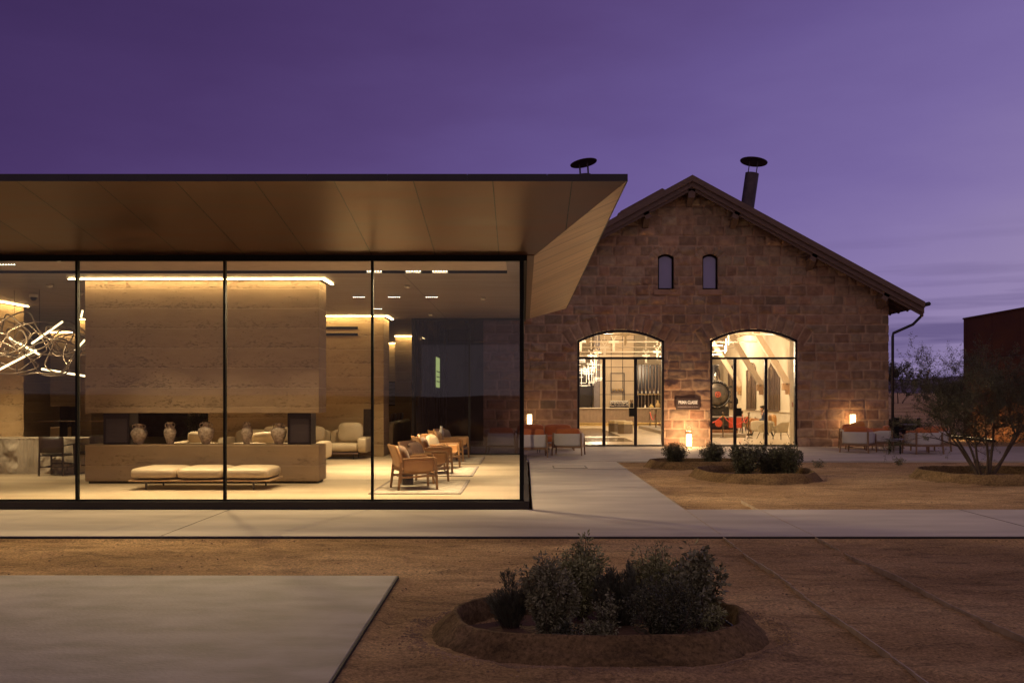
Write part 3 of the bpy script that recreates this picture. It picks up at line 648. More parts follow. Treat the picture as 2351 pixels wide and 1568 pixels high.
# ------------------------------------------------------------------ glass pavilion
XL = -17.0
def pavilion():
    t = thing('glass_pavilion', 'low glass walled lounge pavilion under a flat roof with deep slanted bronze soffit', 'building', (0, 0, 0))
    G = lambda mb, n, m, **k: part(mb, n, m, t, **k)
    zc = 3.63
    # roof plate and its thin rim
    G(MB().prism([(XL, 11.43, 4.085), (1.175, 11.43, 4.085), (1.175, 27.8, 4.085), (-2.0, 27.8, 4.085), (-2.0, 38, 4.085), (XL, 38, 4.085)], (0, 0, .06)), 'roof', FASCIA)
    f = MB(); x = XL
    k = 0
    xs = [XL] + [-2.48 - .915 * i for i in range(14, -4, -1) if XL < -2.48 - .915 * i < 1.1] + [1.185]
    for a, b in zip(xs[:-1], xs[1:]): f.box(a + .002, b - .002, 11.415, 11.43, 4.075, 4.158)
    for a in np.arange(11.415, 27.8, 1.35): f.box(1.175, 1.19, a + .002, min(a + 1.348, 27.8), 4.075, 4.158)
    G(f, 'fascia', FASCIA)
    lt = MB(); lt.prism([(XL, 11.432, 4.076), (1.172, 11.432, 4.076), (.147, 14.3, zc), (XL, 14.3, zc)], (0, 0, .02)); G(lt, 'front_soffit', SOFFIT)
    lt = MB(); lt.prism([(1.174, 11.436, 4.076), (1.174, 27.8, 4.076), (.147, 25.7, zc), (.149, 14.3, zc)], (0, 0, .02)); G(lt, 'side_soffit', SOFFIT2)
    G(MB().prism([(1.17, 27.8, 4.076), (-2.0, 27.8, 4.076), (-2.0, 25.75, zc), (.147, 25.7, zc)], (0, 0, .02)), 'rear_soffit', SOFFIT)
    G(MB().box(.045, .147, 14.25, 25.8, zc - .004, zc + .03), 'soffit_edge', mat('edge_bronze', (.22, .13, .08), rough=.5, metal=.3))
    # inside faces: floor, ceiling, plinth
    G(MB().prism([(XL, 14.36, .02), (-.05, 14.36, .02), (-.05, 25.66, .02), (-2.83, 25.66, .02), (-2.83, 37.9, .02), (XL, 37.9, .02)], (0, 0, .10)), 'floor', CONCF)
    G(MB().prism([(XL, 14.33, zc + .004), (.04, 14.33, zc + .004), (.04, 25.7, zc + .004), (-2.83, 25.7, zc + .004), (-2.83, 37.9, zc + .004), (XL, 37.9, zc + .004)], (0, 0, .05)), 'ceiling', CEIL)
    G(MB().box(-13, -.27, 14.42, 15.88, zc - .012, zc), 'ceiling_strip', CEILP)
    G(MB().box(-13, -.27, 15.885, 15.95, zc - .05, zc), 'blind_track', BLACK)
    G(MB().box(XL, .075, 14.22, 14.355, .002, .112).box(-.045, .075, 14.36, 25.8, .002, .112), 'plinth', mat('plinth_steel', (.022, .014, .012), (.014, .009, .008), rough=.5, metal=.3, nscale=3), bevel=.004)
    G(MB().box(XL, .045, 14.26, 14.345, 3.552, zc + .02).box(-.04, .045, 14.35, 25.7, 3.552, zc + .02), 'head_beam', BLACK)
    G(MB().box(XL, .0, 14.262, 14.34, .113, .135), 'sill_rail', BLACK)
    xs = [-2.177 - 2.118 * i for i in range(0, 7)]
    for x in xs: G(MB().box(x - .016, x + .016, 14.262, 14.343, .136, 3.551), 'mullion', BLACK)
    G(MB().box(-.062, -.004, 14.263, 14.36, .136, 3.551), 'corner_post', BLACK)
    ys = [14.36 + 2.268 * i for i in range(6)]
    for y in ys[1:]: G(MB().box(-.034, .0, y - .016, y + .016, .136, 3.551), 'mullion', BLACK)
    e = [-.062] + xs
    for a, b in zip(e[1:], e[:-1]):
        G(MB().box(a + .016, b - (.016 if b != -.062 else 0), 14.295, 14.307, .136, 3.551), 'pane', GLASS)
    for a, b in zip(ys[:-1], ys[1:]): G(MB().box(-.023, -.011, a + .016, b - .016, .113, 3.551), 'pane', GLASS)
    # rear glazing, tinted
    fr = MB().box(-2.83, .0, 25.62, 25.70, .12, .16).box(-2.83, 0, 25.62, 25.70, 3.58, zc)
    for x in (-2.83, -1.43, -.055): fr.box(x, x + .05, 25.62, 25.70, .16, 3.58)
    G(fr, 'rear_frame', BLACK)
    G(MB().box(-2.78, -1.43, 25.655, 25.667, .16, 3.58), 'rear_pane', GLASSD); G(MB().box(-1.38, -.055, 25.655, 25.667, .16, 3.58), 'rear_pane', GLASSD)
    rw = G(MB().box(-2.9, -2.83, 25.71, 37.9, .0, 4.07), 'return_wall', DARKPANEL)
    rw2 = G(MB().box(XL, -2.83, 37.9, 38.0, 0, 4.07), 'rear_wall', DARKPANEL)
    G(MB().box(-2.82, -1.33, 36.5, 36.7, 0, 5.2), 'link_wall', DARKPANEL)
    s = G(MB().box(-2.828, -2.815, 32.0, 33.3, 1.92, 2.9), 'slit_window', mat('green_lit_glass', (.4, .5, .2), emit=(.55, .72, .20), estr=1.6))
    b = MB()
    for z in (2.1, 2.25, 2.42): b.box(-2.814, -2.805, 32.0, 33.3, z, z + .03)
    part(b, 'glazing_bar', BLACK, s)
    G(MB().box(XL - .1, XL, 14.3, 38, 0, 4.07), 'end_wall', EARTH)
    return t
pavilion()

def earth_wall(x0, x1, y0, y1, label, z0=.12, z1=3.6, strip=True, sides='fr', st=LED):
    t = thing('rammed_earth_wall', label, 'wall', ((x0 + x1) / 2, (y0 + y1) / 2, z0), 0, 'rammed earth walls inside the pavilion')
    ox, oy = (x0 + x1) / 2, (y0 + y1) / 2
    part(MB().box(x0 - ox, x1 - ox, y0 - oy, y1 - oy, 0, z1 - z0), 'wall', EARTHW, t, bevel=.012)
    if strip:
        if 'f' in sides: part(MB().box(x0 - ox, x1 - ox + .10, y0 - oy - .115, y0 - oy - .07, z1 - z0 + .012, z1 - z0 + .02), 'light_strip', st, t)
        if 'r' in sides: part(MB().box(x1 - ox + .07, x1 - ox + .115, y0 - oy - .065, y1 - oy, z1 - z0 + .012, z1 - z0 + .02), 'light_strip', st, t)
    return t
w1 = earth_wall(-7.9, -3.51, 24.9, 25.9, 'broad rammed earth wall with two slot vents behind the beige sofa')
part(MB().box(-.95 + 1.0, 1.55, -.512, -.498, WZ(771, 24.9) - .12, WZ(765, 24.9) - .12).box(.05, 1.55, -.512, -.498, WZ(756, 24.9) - .12, WZ(750, 24.9) - .12), 'vent', BLACK, w1)
pn = part(MB().box(WX(835, 24.9) + 5.705, WX(858, 24.9) + 5.705, -.53, -.502, WZ(1000, 24.9) - .12, WZ(939, 24.9) - .12), 'control_panel', mat('panel_bronze', (.05, .035, .03), rough=.4, metal=.4), w1, bevel=.004)
part(MB().box(1.58 + .12, 1.58 + .20, -.503, -.506 - .004, .38, .45), 'socket', mat('socket_white', (.5, .45, .4)), w1)
earth_wall(-4.27, -2.95, 33, 33.4, 'narrow rammed earth pier at the far end of the corridor beside the dark glass')
w9 = earth_wall(-9, -3.4, 37.3, 37.6, 'rammed earth wall at the very back seen through the corridor gap', strip=True, sides='f')
earth_wall(-12.4, -11.15, 18.6, 22.2, 'rammed earth block behind the rough stone desk at the edge of the lounge', sides='fr')
earth_wall(-11.65, -11.3, 26, 27, 'slim rammed earth pillar next to the suspended hearth hood', strip=True, sides='f')
earth_wall(-9.8, -9.45, 29, 29.6, 'slim rammed earth pillar seen in the hearth gap by the little tree', strip=False)
t = thing('fireplace', 'distant suspended earth fireplace hood behind the tangled light', 'fireplace', (-14, 31.4, .12), 0, 'suspended earth fireplaces')
part(MB().box(-.75, 1.1, -.4, .4, 1.20, 3.48), 'hood', EARTH, t, bevel=.01); part(MB().box(-.75, 1.1, -.4, .4, 0, .55), 'hearth', EARTH2, t, bevel=.01)
part(MB().box(-.75, 1.15, -.50, -.46, 3.485, 3.50), 'light_strip', LED, t); part(MB().box(-.5, -.2, -.3, .3, .55, 1.2), 'steel_pier', STEEL, t)
# old stone outbuilding wall seen dimly through the rear
t = thing('outbuilding_wall', 'old dark stone wall seen dimly through the rear of the lounge', 'wall', (-10, 37.7, .1))
mbw = MB()
for i in range(8):
    z = i * .42; x = -7.0 + (i % 2) * -.35
    while x < 5.5:
        w = .6 + .5 * rnd.random(); q = rnd.uniform(0, .03)
        mbw.box(x + .01, x + w - .01, -.1 - q, .1, z + .01, z + .41); x += w
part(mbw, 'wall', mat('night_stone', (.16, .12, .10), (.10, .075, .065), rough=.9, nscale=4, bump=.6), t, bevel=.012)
part(MB().box(-8.72, -8.62, -.15, -.13, 1.4, 3.0), 'slit_window', MATS['green_lit_glass'], t)

# the suspended fireplace
t = thing('fireplace', 'large suspended rammed earth fireplace with five jars in its open gap', 'fireplace', (-5.53, 17.41, .12), 0, 'suspended earth fireplaces')
fp = t
part(MB().box(-2.01, 2.01, -.31, .31, 1.33 - .12, 3.60 - .12), 'hood', EARTH, t, bevel=.008)
part(MB().box(-2.01, 2.01, -.31, .31, .04, .785 - .12), 'hearth', EARTH2, t, bevel=.008)
part(MB().box(-1.96, 1.96, -.27, .27, 0, .04), 'recess', BLACK, t)
for a, b in ((237, 297), (660, 714)):
    xa, xb = WX(a, 17.2) + 5.53, WX(b, 17.2) + 5.53
    q = part(MB().box(xa, xb, -.21, .20, .666, 1.209), 'steel_pier', STEEL, t, bevel=.006)
    part(MB().box(xa + .05, xb - .04, -.213, -.211, .70, 1.11), 'recess_panel', mat('pier_panel', (.03, .018, .024), rough=.6), q)
part(MB().box(-2.25, 2.12, -.425, -.385, 3.492, 3.498), 'light_strip', LED, t)
part(MB().box(2.08, 2.12, -.38, .40, 3.492, 3.498), 'light_strip', LED, t)

# jars in the gap
def jar(px, w, h, label, belly=.55, seed=0, rz=0):
    Y = 17.3; t = thing('clay_jar', label, 'jar', (WX(px, Y), Y, .786), rz, 'old clay jars in the fireplace gap')
    r = w / 2; prof = []
    for z, q in ((0, .42), (.03, .46), (.15, .62), (.32, .84), (belly, 1.0), (belly + .12, .95), (.76, .66), (.84, .44), (.90, .38), (.95, .40), (.975, .52), (1.0, .50), (1.0, .40), (.93, .30), (.80, .28)):
        prof.append((q * r, z * h))
    part(MB().lathe(prof, n=28), 'body', JAR, t, smooth=True)
    for s in (-1, 1):
        part(MB().tube([(s * r * .40, 0, h * .93), (s * r * .66, 0, h * .95), (s * r * .80, 0, h * .88), (s * r * .72, 0, h * .79), (s * r * .60, 0, h * .76)], .010, 7), 'handle', JAR, t, smooth=True)
jar(319, .285, .355, 'squat round clay jar nearest the wide steel pier', .52)
jar(390, .212, .385, 'slender clay jar second from the wide steel pier', .5, rz=.6)
jar(473, .278, .385, 'broad shouldered clay jar in the middle of the five', .58)
jar(567, .205, .390, 'tall narrow clay jar just past the glass mullion', .5, rz=1.0)
jar(640, .275, .370, 'wide bellied clay jar nearest the narrow steel pier', .56)

# upholstered bench in front of the fireplace
t = thing('daybed', 'low cream leather daybed with three cushions on slim steel legs', 'bench', (-5.19, 16.33, .12))
part(MB().box(-1.13, 1.13, -.45, .45, .135, .162), 'frame', mat('oiled_wood', (.45, .30, .17), (.36, .23, .12), rough=.4, nscale=5, stretch=(1, 8, 1)), t, bevel=.008)
for i, x in enumerate((-.745, .0, .745)): part(MB().pillow((x, 0, .262), .742, .91, .19, e=.22, ez=.5, n=40, m=14), 'cushion', CREAM, t, smooth=True)
for x in (-.86, .86):
    for y in (-.38, .38): part(MB().bar((x, y, .135), (x * 1.0, y, 0), .035, .03, w2=.022, h2=.02).box(x - .05, x + .05, y - .012, y + .012, .118, .134), 'leg', mat('leg_steel', (.07, .065, .07), rough=.35, metal=.8), t)

# rugs, tables, armchairs
for k, (y0, lab) in enumerate(((15.2, 'pale worn rug nearest the front glass under the first pair of armchairs'), (18.6, 'pale worn rug under the middle pair of leather armchairs'), (22.0, 'pale worn rug farthest back beside the dark glass'))):
    t = thing('rug', lab, 'rug', (-1.67, y0 + 1.28, .122), 0, 'rugs under the armchair pairs')
    part(MB().box(-.66, .66, -1.23, 1.23, 0, .010), 'field', RUG, t)
    part(MB().box(-.71, .71, -1.28, -1.23, 0, .012).box(-.71, .71, 1.23, 1.28, 0, .012).box(-.71, -.66, -1.23, 1.23, 0, .012).box(.66, .71, -1.23, 1.23, 0, .012), 'border', RUGB, t)
def armchair():
    t = thing('armchair', 'x', 'armchair')
    w = .30
    for s in (-1, 1):
        part(MB().bar((-.31, s * w, 0), (-.255, s * w, .50), .034, .034, w2=.044, h2=.040).bar((-.255, s * w, .49), (-.335, s * w, .70), .040, .036, w2=.030, h2=.028), 'leg', OAK, t, bevel=.006)
        part(MB().bar((.315, s * w, 0), (.285, s * w, .50), .034, .034, w2=.046, h2=.040), 'leg', OAK, t, bevel=.006)
        part(MB().bar((-.25, s * w, .485), (.285, s * w, .505), .042, .034), 'arm', OAK, t, bevel=.008)
        part(MB().bar((-.29, s * w, .20), (.30, s * w, .225), .020, .036), 'stretcher', OAK, t, bevel=.004)
    part(MB().bar((-.275, -w, .32), (-.275, w, .32), .022, .045), 'cross_rail', OAK, t, bevel=.004); part(MB().bar((.30, -w, .235), (.30, w, .235), .022, .04), 'cross_rail', OAK, t, bevel=.004)
    # seat sling: leather hung from arm to arm
    rows = []
    prof = [(-1, .50), (-1.0, .44), (-.985, .36), (-.95, .30), (-.86, .262), (-.6, .25), (-.3, .246), (0, .245), (.3, .246), (.6, .25), (.86, .262), (.95, .30), (.985, .36), (1.0, .44), (1, .50)]
    for i, x in enumerate((-.225, -.20, -.12, 0, .12, .20, .245, .268)):
        up = [.055, .018, 0, -.004, 0, .006, .03, .075][i]
        rows.append([(x, y * (w - .014), z + (up if z < .4 else 0) * (1 - (z - .245) / .26)) for y, z in prof])
    part(MB().grid(rows), 'seat_sling', LEATHER, t, smooth=True, solid=.007)
    rows = []
    for z, x in ((.30, -.245), (.40, -.272), (.50, -.285), (.60, -.318), (.69, -.355), (.705, -.358)):
        rows.append([(x - .012 * math.cos(v * 1.5) , v * (w + .012), z) for v in (-1, -.75, -.4, 0, .4, .75, 1)])
    part(MB().grid(rows), 'back_sling', LEATHER, t, smooth=True, solid=.012)
    for s in (-1, 1): part(MB().tube([(-.262, s * (w + .002), .44), (-.285, s * (w + .002), .52), (-.345, s * (w + .002), .70)], .024, 8), 'back_sleeve', LEATHER, t, smooth=True)
    return t
A0 = armchair()
chairs = [(-1.78, 16.05, 19, 'tan leather sling armchair nearest the front glass, seen from its side'), (-1.72, 17.23, -20, 'sling armchair turned towards the viewer behind the brown vase'), (-1.78, 19.45, 19, 'tan leather armchair with its back to the first pair, on the middle rug'), (-1.74, 20.63, -20, 'leather armchair with pale cushion partly hidden on the middle rug'), (-1.78, 22.85, 19, 'tan sling armchair just in front of the slim white vase'), (-1.74, 24.03, -20, 'farthest leather armchair standing close to the dark rear glass')]
for i, (x, y, a, lab) in enumerate(chairs):
    if i == 0: A0.location = (x, y, .134); A0.rotation_euler[2] = R(a); A0['label'] = lab; A0['group'] = 'leather sling armchairs in pairs'
    else: dup(A0, (x, y, .134), R(a), lab, 'leather sling armchairs in pairs')
def cushion(loc, rz, lean, w, h, d, m, label, group, name='cushion', roll=0):
    M = Matrix.Rotation(rz, 4, 'Z') @ Matrix.Rotation(-lean, 4, 'Y') @ Matrix.Rotation(roll, 4, 'X')
    q = MB().pillow((0, 0, 0), d, w, h, M=None, e=.5, ez=.6)
    # pillow() is flat in z: build standing one by its own axes
    q.v = [tuple(M @ Vector(v)) for v in q.v]
    o = part(q, name, m, smooth=True, loc=loc); tag(o, label, 'cushion', group); return o
def standing(loc, rz, lean, w, h, d, m, label, group, roll=0):
    """pillow standing on edge, thin along local X, wide along local Y, tall along Z"""
    mb = MB().pillow((0, 0, 0), w, h, d, e=.55, ez=.8, n=24, m=10)
    M = Matrix.Rotation(rz, 4, 'Z') @ Matrix.Rotation(-lean, 4, 'Y') @ Matrix(((0, 0, 1, 0), (1, 0, 0, 0), (0, 1, 0, 0), (0, 0, 0, 1))) @ Matrix.Rotation(roll, 4, 'Z')
    mb.v = [tuple(M @ Vector(v)) for v in mb.v]
    o = part(mb, 'cushion', m, smooth=True, loc=loc); tag(o, label, 'cushion', group); return o
CG = 'cushions on the leather armchairs'
for i, (m, lab) in enumerate(((BROWNF, 'dark brown cushion in the armchair nearest the front glass'), (STRIPE, 'large striped woven cushion leaning behind the brown vase'), (BROWNF, 'dark brown cushion in the first armchair of the middle pair'), (CREAM, 'pale crumpled cushion in the second armchair of the middle pair'), (BROWNF, 'dark cushion in the armchair in front of the white vase'), (BROWNF, 'brown cushion in the farthest armchair by the dark glass'))):
    x, y, a, _ = chairs[i]; a = R(a); cx, sx = math.cos(a), math.sin(a)
    standing((x - .155 * cx, y - .155 * sx, .134 + .49), a, .30, .50, .42, .13, m, lab, CG)
def side_table(x, y, label):
    t = thing('side_table', label, 'side table', (x, y, .134), 0, 'small round side tables between armchairs')
    part(MB().lathe([(.092, 0), (.095, .01), (.095, .43), (.09, .435)], n=28), 'base', mat('table_base', (.05, .04, .045), rough=.4, metal=.5), t, smooth=False)
    part(MB().lathe([(.19, .436), (.20, .442), (.20, .452), (.19, .458)], n=32), 'top', mat('table_top', (.10, .07, .055), rough=.35), t)
    return t
side_table(-1.95, 16.72, 'dark drum side table between the two armchairs nearest the glass')
side_table(-1.95, 20.1, 'dark drum side table between the middle pair of armchairs')
side_table(-1.95, 23.5, 'dark drum side table holding the slim white vase')
def vase(loc, h, r, m, label, prof=None):
    prof = prof or [(.55, 0), (.85, .10), (1, .30), (.92, .45), (.60, .62), (.42, .75), (.45, .92), (.62, 1.0), (.5, 1.0), (.35, .9)]
    o = part(MB().lathe([(a * r, b * h) for a, b in prof], n=24), 'vase', m, smooth=True, loc=loc); tag(o, label, 'vase')
vase((-1.93, 16.70, .595), .21, .055, mat('brown_vase', (.16, .09, .06), rough=.5), 'brown bottle shaped vase on the first side table')
vase((-1.95, 23.5, .595), .32, .062, mat('white_vase', (.62, .58, .55), rough=.45), 'slim white double bulb vase before the dark glass', [(.6, 0), (.75, .06), (.72, .16), (.55, .24), (.85, .36), (1, .5), (.92, .62), (.68, .78), (.5, .9), (.52, 1.0), (.4, 1.0), (.35, .9)])

# sofas
def sofa(loc, rz, n, sw, label, arms=(1, 1), backh=.64, d=.95, seat=.36, group='beige leather sofas in the lounge'):
    t = thing('sofa', label, 'sofa', loc, rz, group)     # local: seat faces -Y
    L_ = n * sw
    part(MB().box(-L_ / 2 - .02, L_ / 2 + .02, -d / 2, d / 2, .12, .16), 'frame', TIMBD, t, bevel=.005)
    for i in range(n): part(MB().pillow((-L_ / 2 + sw * (i + .5), -.08, .27), sw * 1.0, d - .16, .20, e=.14, ez=.35, n=32), 'seat_cushion', CREAM, t, smooth=True)
    for i in range(n): part(MB().pillow((-L_ / 2 + sw * (i + .5), d / 2 - .10, .16 + (backh - .16) / 2), sw * 1.0, .20, backh - .14, e=.2, ez=.35, n=28), 'back_cushion', CREAM, t, smooth=True)
    for s, k in zip((-1, 1), arms):
        if k: part(MB().pillow((s * (L_ / 2 + .11), 0, .33), .22, d, .36, e=.2, ez=.35, n=28), 'arm', CREAM, t, smooth=True)
    for x in (-L_ / 2 + .1, L_ / 2 - .1):
        for y in (-d / 2 + .1, d / 2 - .1): part(MB().box(x - .012, x + .012, y - .03, y + .03, 0, .12), 'leg', MATS['leg_steel'], t)
    return t
sofa((-5.55, 24.25, .12), 0, 4, .78, 'long beige leather sofa against the earth wall with slot vents', backh=.66)
sofa((-5.95, 21.9, .12), math.pi, 3, .95, 'low beige sofa turned away, just behind the fireplace gap', backh=.48, arms=(1, 1))
sofa((-9.3, 22.6, .12), math.pi, 1, 1.1, 'single low beige seat seen between the first two jars', backh=.46, arms=(0, 1))
sofa((-3.85, 28.2, .12), -math.pi / 2, 5, .84, 'beige sofa with tall channelled back running down the corridor', backh=.80, d=.85, arms=(0, 0))
sofa((-12.1, 24.4, .12), math.pi, 2, .95, 'beige sofa beyond the rough stone desk', backh=.50, arms=(1, 0))
SG = 'cushions on the beige sofas'
standing((-4.25, 24.38, .74), -math.pi / 2, .18, .62, .50, .16, CREAM, 'big square beige cushion at the sofa end beside the fireplace', SG)
for k, (x, lab) in enumerate(((-6.05, 'wide beige back cushion seen between the narrow jar and the round jar'), (-5.2, 'beige cushion peeking past the narrow steel pier'))): standing((x, 24.38, .70), -math.pi / 2, .15, .68, .40, .16, CREAM, lab, SG)
for k, (x, lab) in enumerate(((-5.75, 'soft pale cushion lying tilted beside the tall narrow jar'), (-7.15, 'pale cushion leaning behind the broad shouldered jar'))): standing((x, 21.95, .70), math.pi / 2, .5, .52, .30, .14, CREAM, lab, SG, roll=.12 * (1 if k else -1))
for k in range(5):
    standing((-3.72, 26.6 + .82 * k, .98), math.pi, .3, .5, .36, .15, BROWNF if k % 2 == 0 else STRIPE, ['brown cushion at the near end of the corridor sofa', 'woven cushion second along the corridor sofa', 'brown cushion halfway along the corridor sofa', 'woven cushion fourth along the corridor sofa', 'dark cushion at the far end of the corridor sofa'][k], SG)
# picture and candles down the corridor
t = thing('framed_picture', 'framed landscape picture at the end of the corridor', 'picture', (WX(900, 37.2), 37.26, WZ(904, 37.2)))
part(MB().box(-.5, .5, -.03, 0, -.45, .45), 'frame', BLACK, t); part(MB().box(-.46, .46, -.034, -.031, -.41, .41), 'print', mat('landscape_print', (.42, .40, .42), (.10, .09, .10), nscale=3, stretch=(1, 1, 3)), t)
t = thing('console_table', 'thin console table behind the stone desk', 'table', (-11.35, 25.3, .12))
part(MB().box(-.95, .8, -.25, .25, .86, .885), 'top', TEAK, t)
for x in (-.35, -.05): part(MB().box(x - .012, x + .012, -.2, .2, 0, .86), 'leg', BLACK, t)
# potted olive tree
tt = thorn_tree((-8.05, 26.6, .12), 1, 1.5, 'small leafy potted tree seen through the fireplace gap', 12, 5, 3, 'potted_tree', 7, lf=.06)
part(MB().lathe([(.16, 0), (.22, .02), (.26, .34), (.24, .36), (.22, .30)], n=24), 'pot', mat('pot_clay', (.20, .13, .09), rough=.8), tt, smooth=True)
# plant at the hearth end
shrub((-8.35, 20.6, .12), .4, .4, .95, 'yellow green plant at the outer end of the fireplace', mat('yellow_leaf', (.25, .24, .05), (.14, .14, .03)), 900, .07, .3, 9, 'leafy', 71, None, 'house_plant', 'plant')

# rough stone reception desk
def rough_block(x0, x1, y0, y1, z0, z1, name, m, parent, amp=.06, seed=1, nx=60, nz=26):
    V = []; Fq = []
    def face(P, n1, n2, nv, rough):
        o = len(V)
        for i in range(n1 + 1):
            for j in range(n2 + 1):
                u, v = i / n1, j / n2; p = P(u, v); e = min(1, min(u, 1 - u, v, 1 - v) * 14)
                q = float(fbm(np.array([u * n1 * .09]), np.array([v * n2 * .11]), seed, 5)[0]); q2 = float(fbm(np.array([u * n1 * .35]), np.array([v * n2 * .35]), seed + 5, 3)[0])
                f = (q * 1.6 + q2 * .5) * amp * e * rough(u); V.append((p[0] + nv[0] * f, p[1] + nv[1] * f, p[2] + nv[2] * f))
        for i in range(n1):
            for j in range(n2): a = o + i * (n2 + 1) + j; Fq.append((a, a + n2 + 1, a + n2 + 2, a + 1))
    dx, dy, dz = x1 - x0, y1 - y0, z1 - z0
    # the front is rough except a fluted, dressed band
    face(lambda u, v: (x0 + dx * u, y0 + (.02 * abs(math.sin(u * 130)) if .60 < u < .75 else 0), z0 + dz * v), nx * 3, nz, (0, -1, 0), lambda u: .06 if .60 < u < .75 else 1)
    face(lambda u, v: (x1, y0 + dy * u, z0 + dz * v), 20, nz, (1, 0, 0), lambda u: 1)
    face(lambda u, v: (x0 + dx * u, y0 + dy * v, z1), nx, 14, (0, 0, 1), lambda u: .05)
    face(lambda u, v: (x0, y0 + dy * (1 - u), z0 + dz * v), 20, nz, (-1, 0, 0), lambda u: 1)
    face(lambda u, v: (x1 - dx * u, y1, z0 + dz * v), nx, nz, (0, 1, 0), lambda u: .2)
    return np_mesh(name, np.array(V), np.array(Fq), m, parent, smooth=True)
t = thing('reception_desk', 'massive desk of rough hewn stone with a fluted band', 'desk', (0, 0, 0))
rough_block(-11.6, -8.62, 19.25, 20.2, .12, .80, 'block', STONE_D, t)
def dark_chair(loc, rz, label):
    t = thing('dark_chair', label, 'chair', loc, rz, 'dark wooden chairs at the stone desk')
    for sx in (-1, 1):
        part(MB().bar((sx * .235, -.22, 0), (sx * .225, -.20, .72), .03, .03, w2=.026, h2=.02), 'leg', TIMBK, t, bevel=.004)
        part(MB().bar((sx * .235, .22, 0), (sx * .225, .20, .58), .03), 'leg', TIMBK, t, bevel=.004)
        part(MB().bar((sx * .23, -.21, .57), (sx * .23, .22, .59), .035, .022), 'arm', TIMBK, t)
    part(MB().box(-.22, .22, -.20, .21, .37, .39).box(-.23, .23, -.215, -.195, .16, .18).box(-.23, .23, .2, .22, .2, .22).box(-.235, -.215, -.2, .2, .15, .17).box(.215, .235, -.2, .2, .15, .17), 'seat_frame', TIMBK, t)
    rows = [[(x, -.215 - .02 * math.cos(x * 6), z) for x in (-.235, -.12, 0, .12, .235)] for z in (.43, .55, .66, .74)]
    part(MB().grid(rows), 'backrest', mat('black_leather', (.035, .02, .018), rough=.45, bump=.1), t, smooth=True, solid=.012)
    part(MB().pillow((0, 0, .405), .44, .42, .035, e=.3), 'seat', MATS['black_leather'], t, smooth=True)
TIMBK = mat('black_stained_wood', (.03, .018, .016), rough=.4)
dark_chair((WX(131, 18.95), 18.95, .12), R(-4), 'dark wooden armchair drawn up to the front of the stone desk')
dark_chair((WX(192, 19.3), 19.55, .12), R(75), 'dark armchair half hidden by the mullion at the end of the desk')

# tangled hose chandelier
def chandelier():
    r = random.Random(23); c = Vector(W(88, 800, 18.7)); t = thing('chandelier', 'tangled bronze hose chandelier with glowing straight tubes above the desk', 'light fixture', c)
    t.location = c
    def catmull(P, m=9):
        out = []; n = len(P)
        for i in range(n):
            a, b, d, e = P[i - 1], P[i], P[(i + 1) % n], P[(i + 2) % n]
            for k in range(m):
                u = k / m; out.append(.5 * ((2 * b) + (d - a) * u + (2 * a - 5 * b + 4 * d - e) * u * u + (3 * b - a - 3 * d + e) * u ** 3))
        return out
    for k in range(14):
        ctr = Vector((r.uniform(-.75, .55), r.uniform(-.25, .25), r.uniform(-.22, .25))); P = []
        n = r.randint(6, 9); ph = r.random() * 6.28; A = r.uniform(.35, .65); B = r.uniform(.2, .42)
        for i in range(n):
            a = ph + 6.283 * i / n * (1 if k % 3 else 2); f = r.uniform(.5, 1.25)
            P.append(ctr + Vector((math.cos(a) * A * f, r.uniform(-.35, .35), math.sin(a) * B * f)))
        part(MB().tube(catmull(P), .0145, 6, closed=True), 'hose', HOSE, t, smooth=True)
    for a, b, y in (((50, 330), (310, 475), .12), ((295, 385), (555, 200), -.1), ((5, 635), (365, 445), -.25), ((345, 600), (720, 660), .05), ((600, 440), (725, 300), .2), ((670, 160), (685, 95), .1)):
        p = [Vector(W(q[0] / 3.265 * .879, (780 + q[1] / 3.265) * .879, 18.7)) - c + Vector((0, y, 0)) for q in (a, b)]
        part(MB().cyl(p[0], p[1], .019, n=8), 'glowing_tube', mat('chandelier_tube', (1, .9, .7), emit=(1, .80, .46), estr=2.6), t)
    part(MB().cyl((.02, 0, .1), (.02, 0, 3.62 - c.z), .004, n=5).cyl((-.5, .1, .1), (-.5, .1, 3.62 - c.z), .003, n=5), 'suspension_wire', BLACK, t)
chandelier()

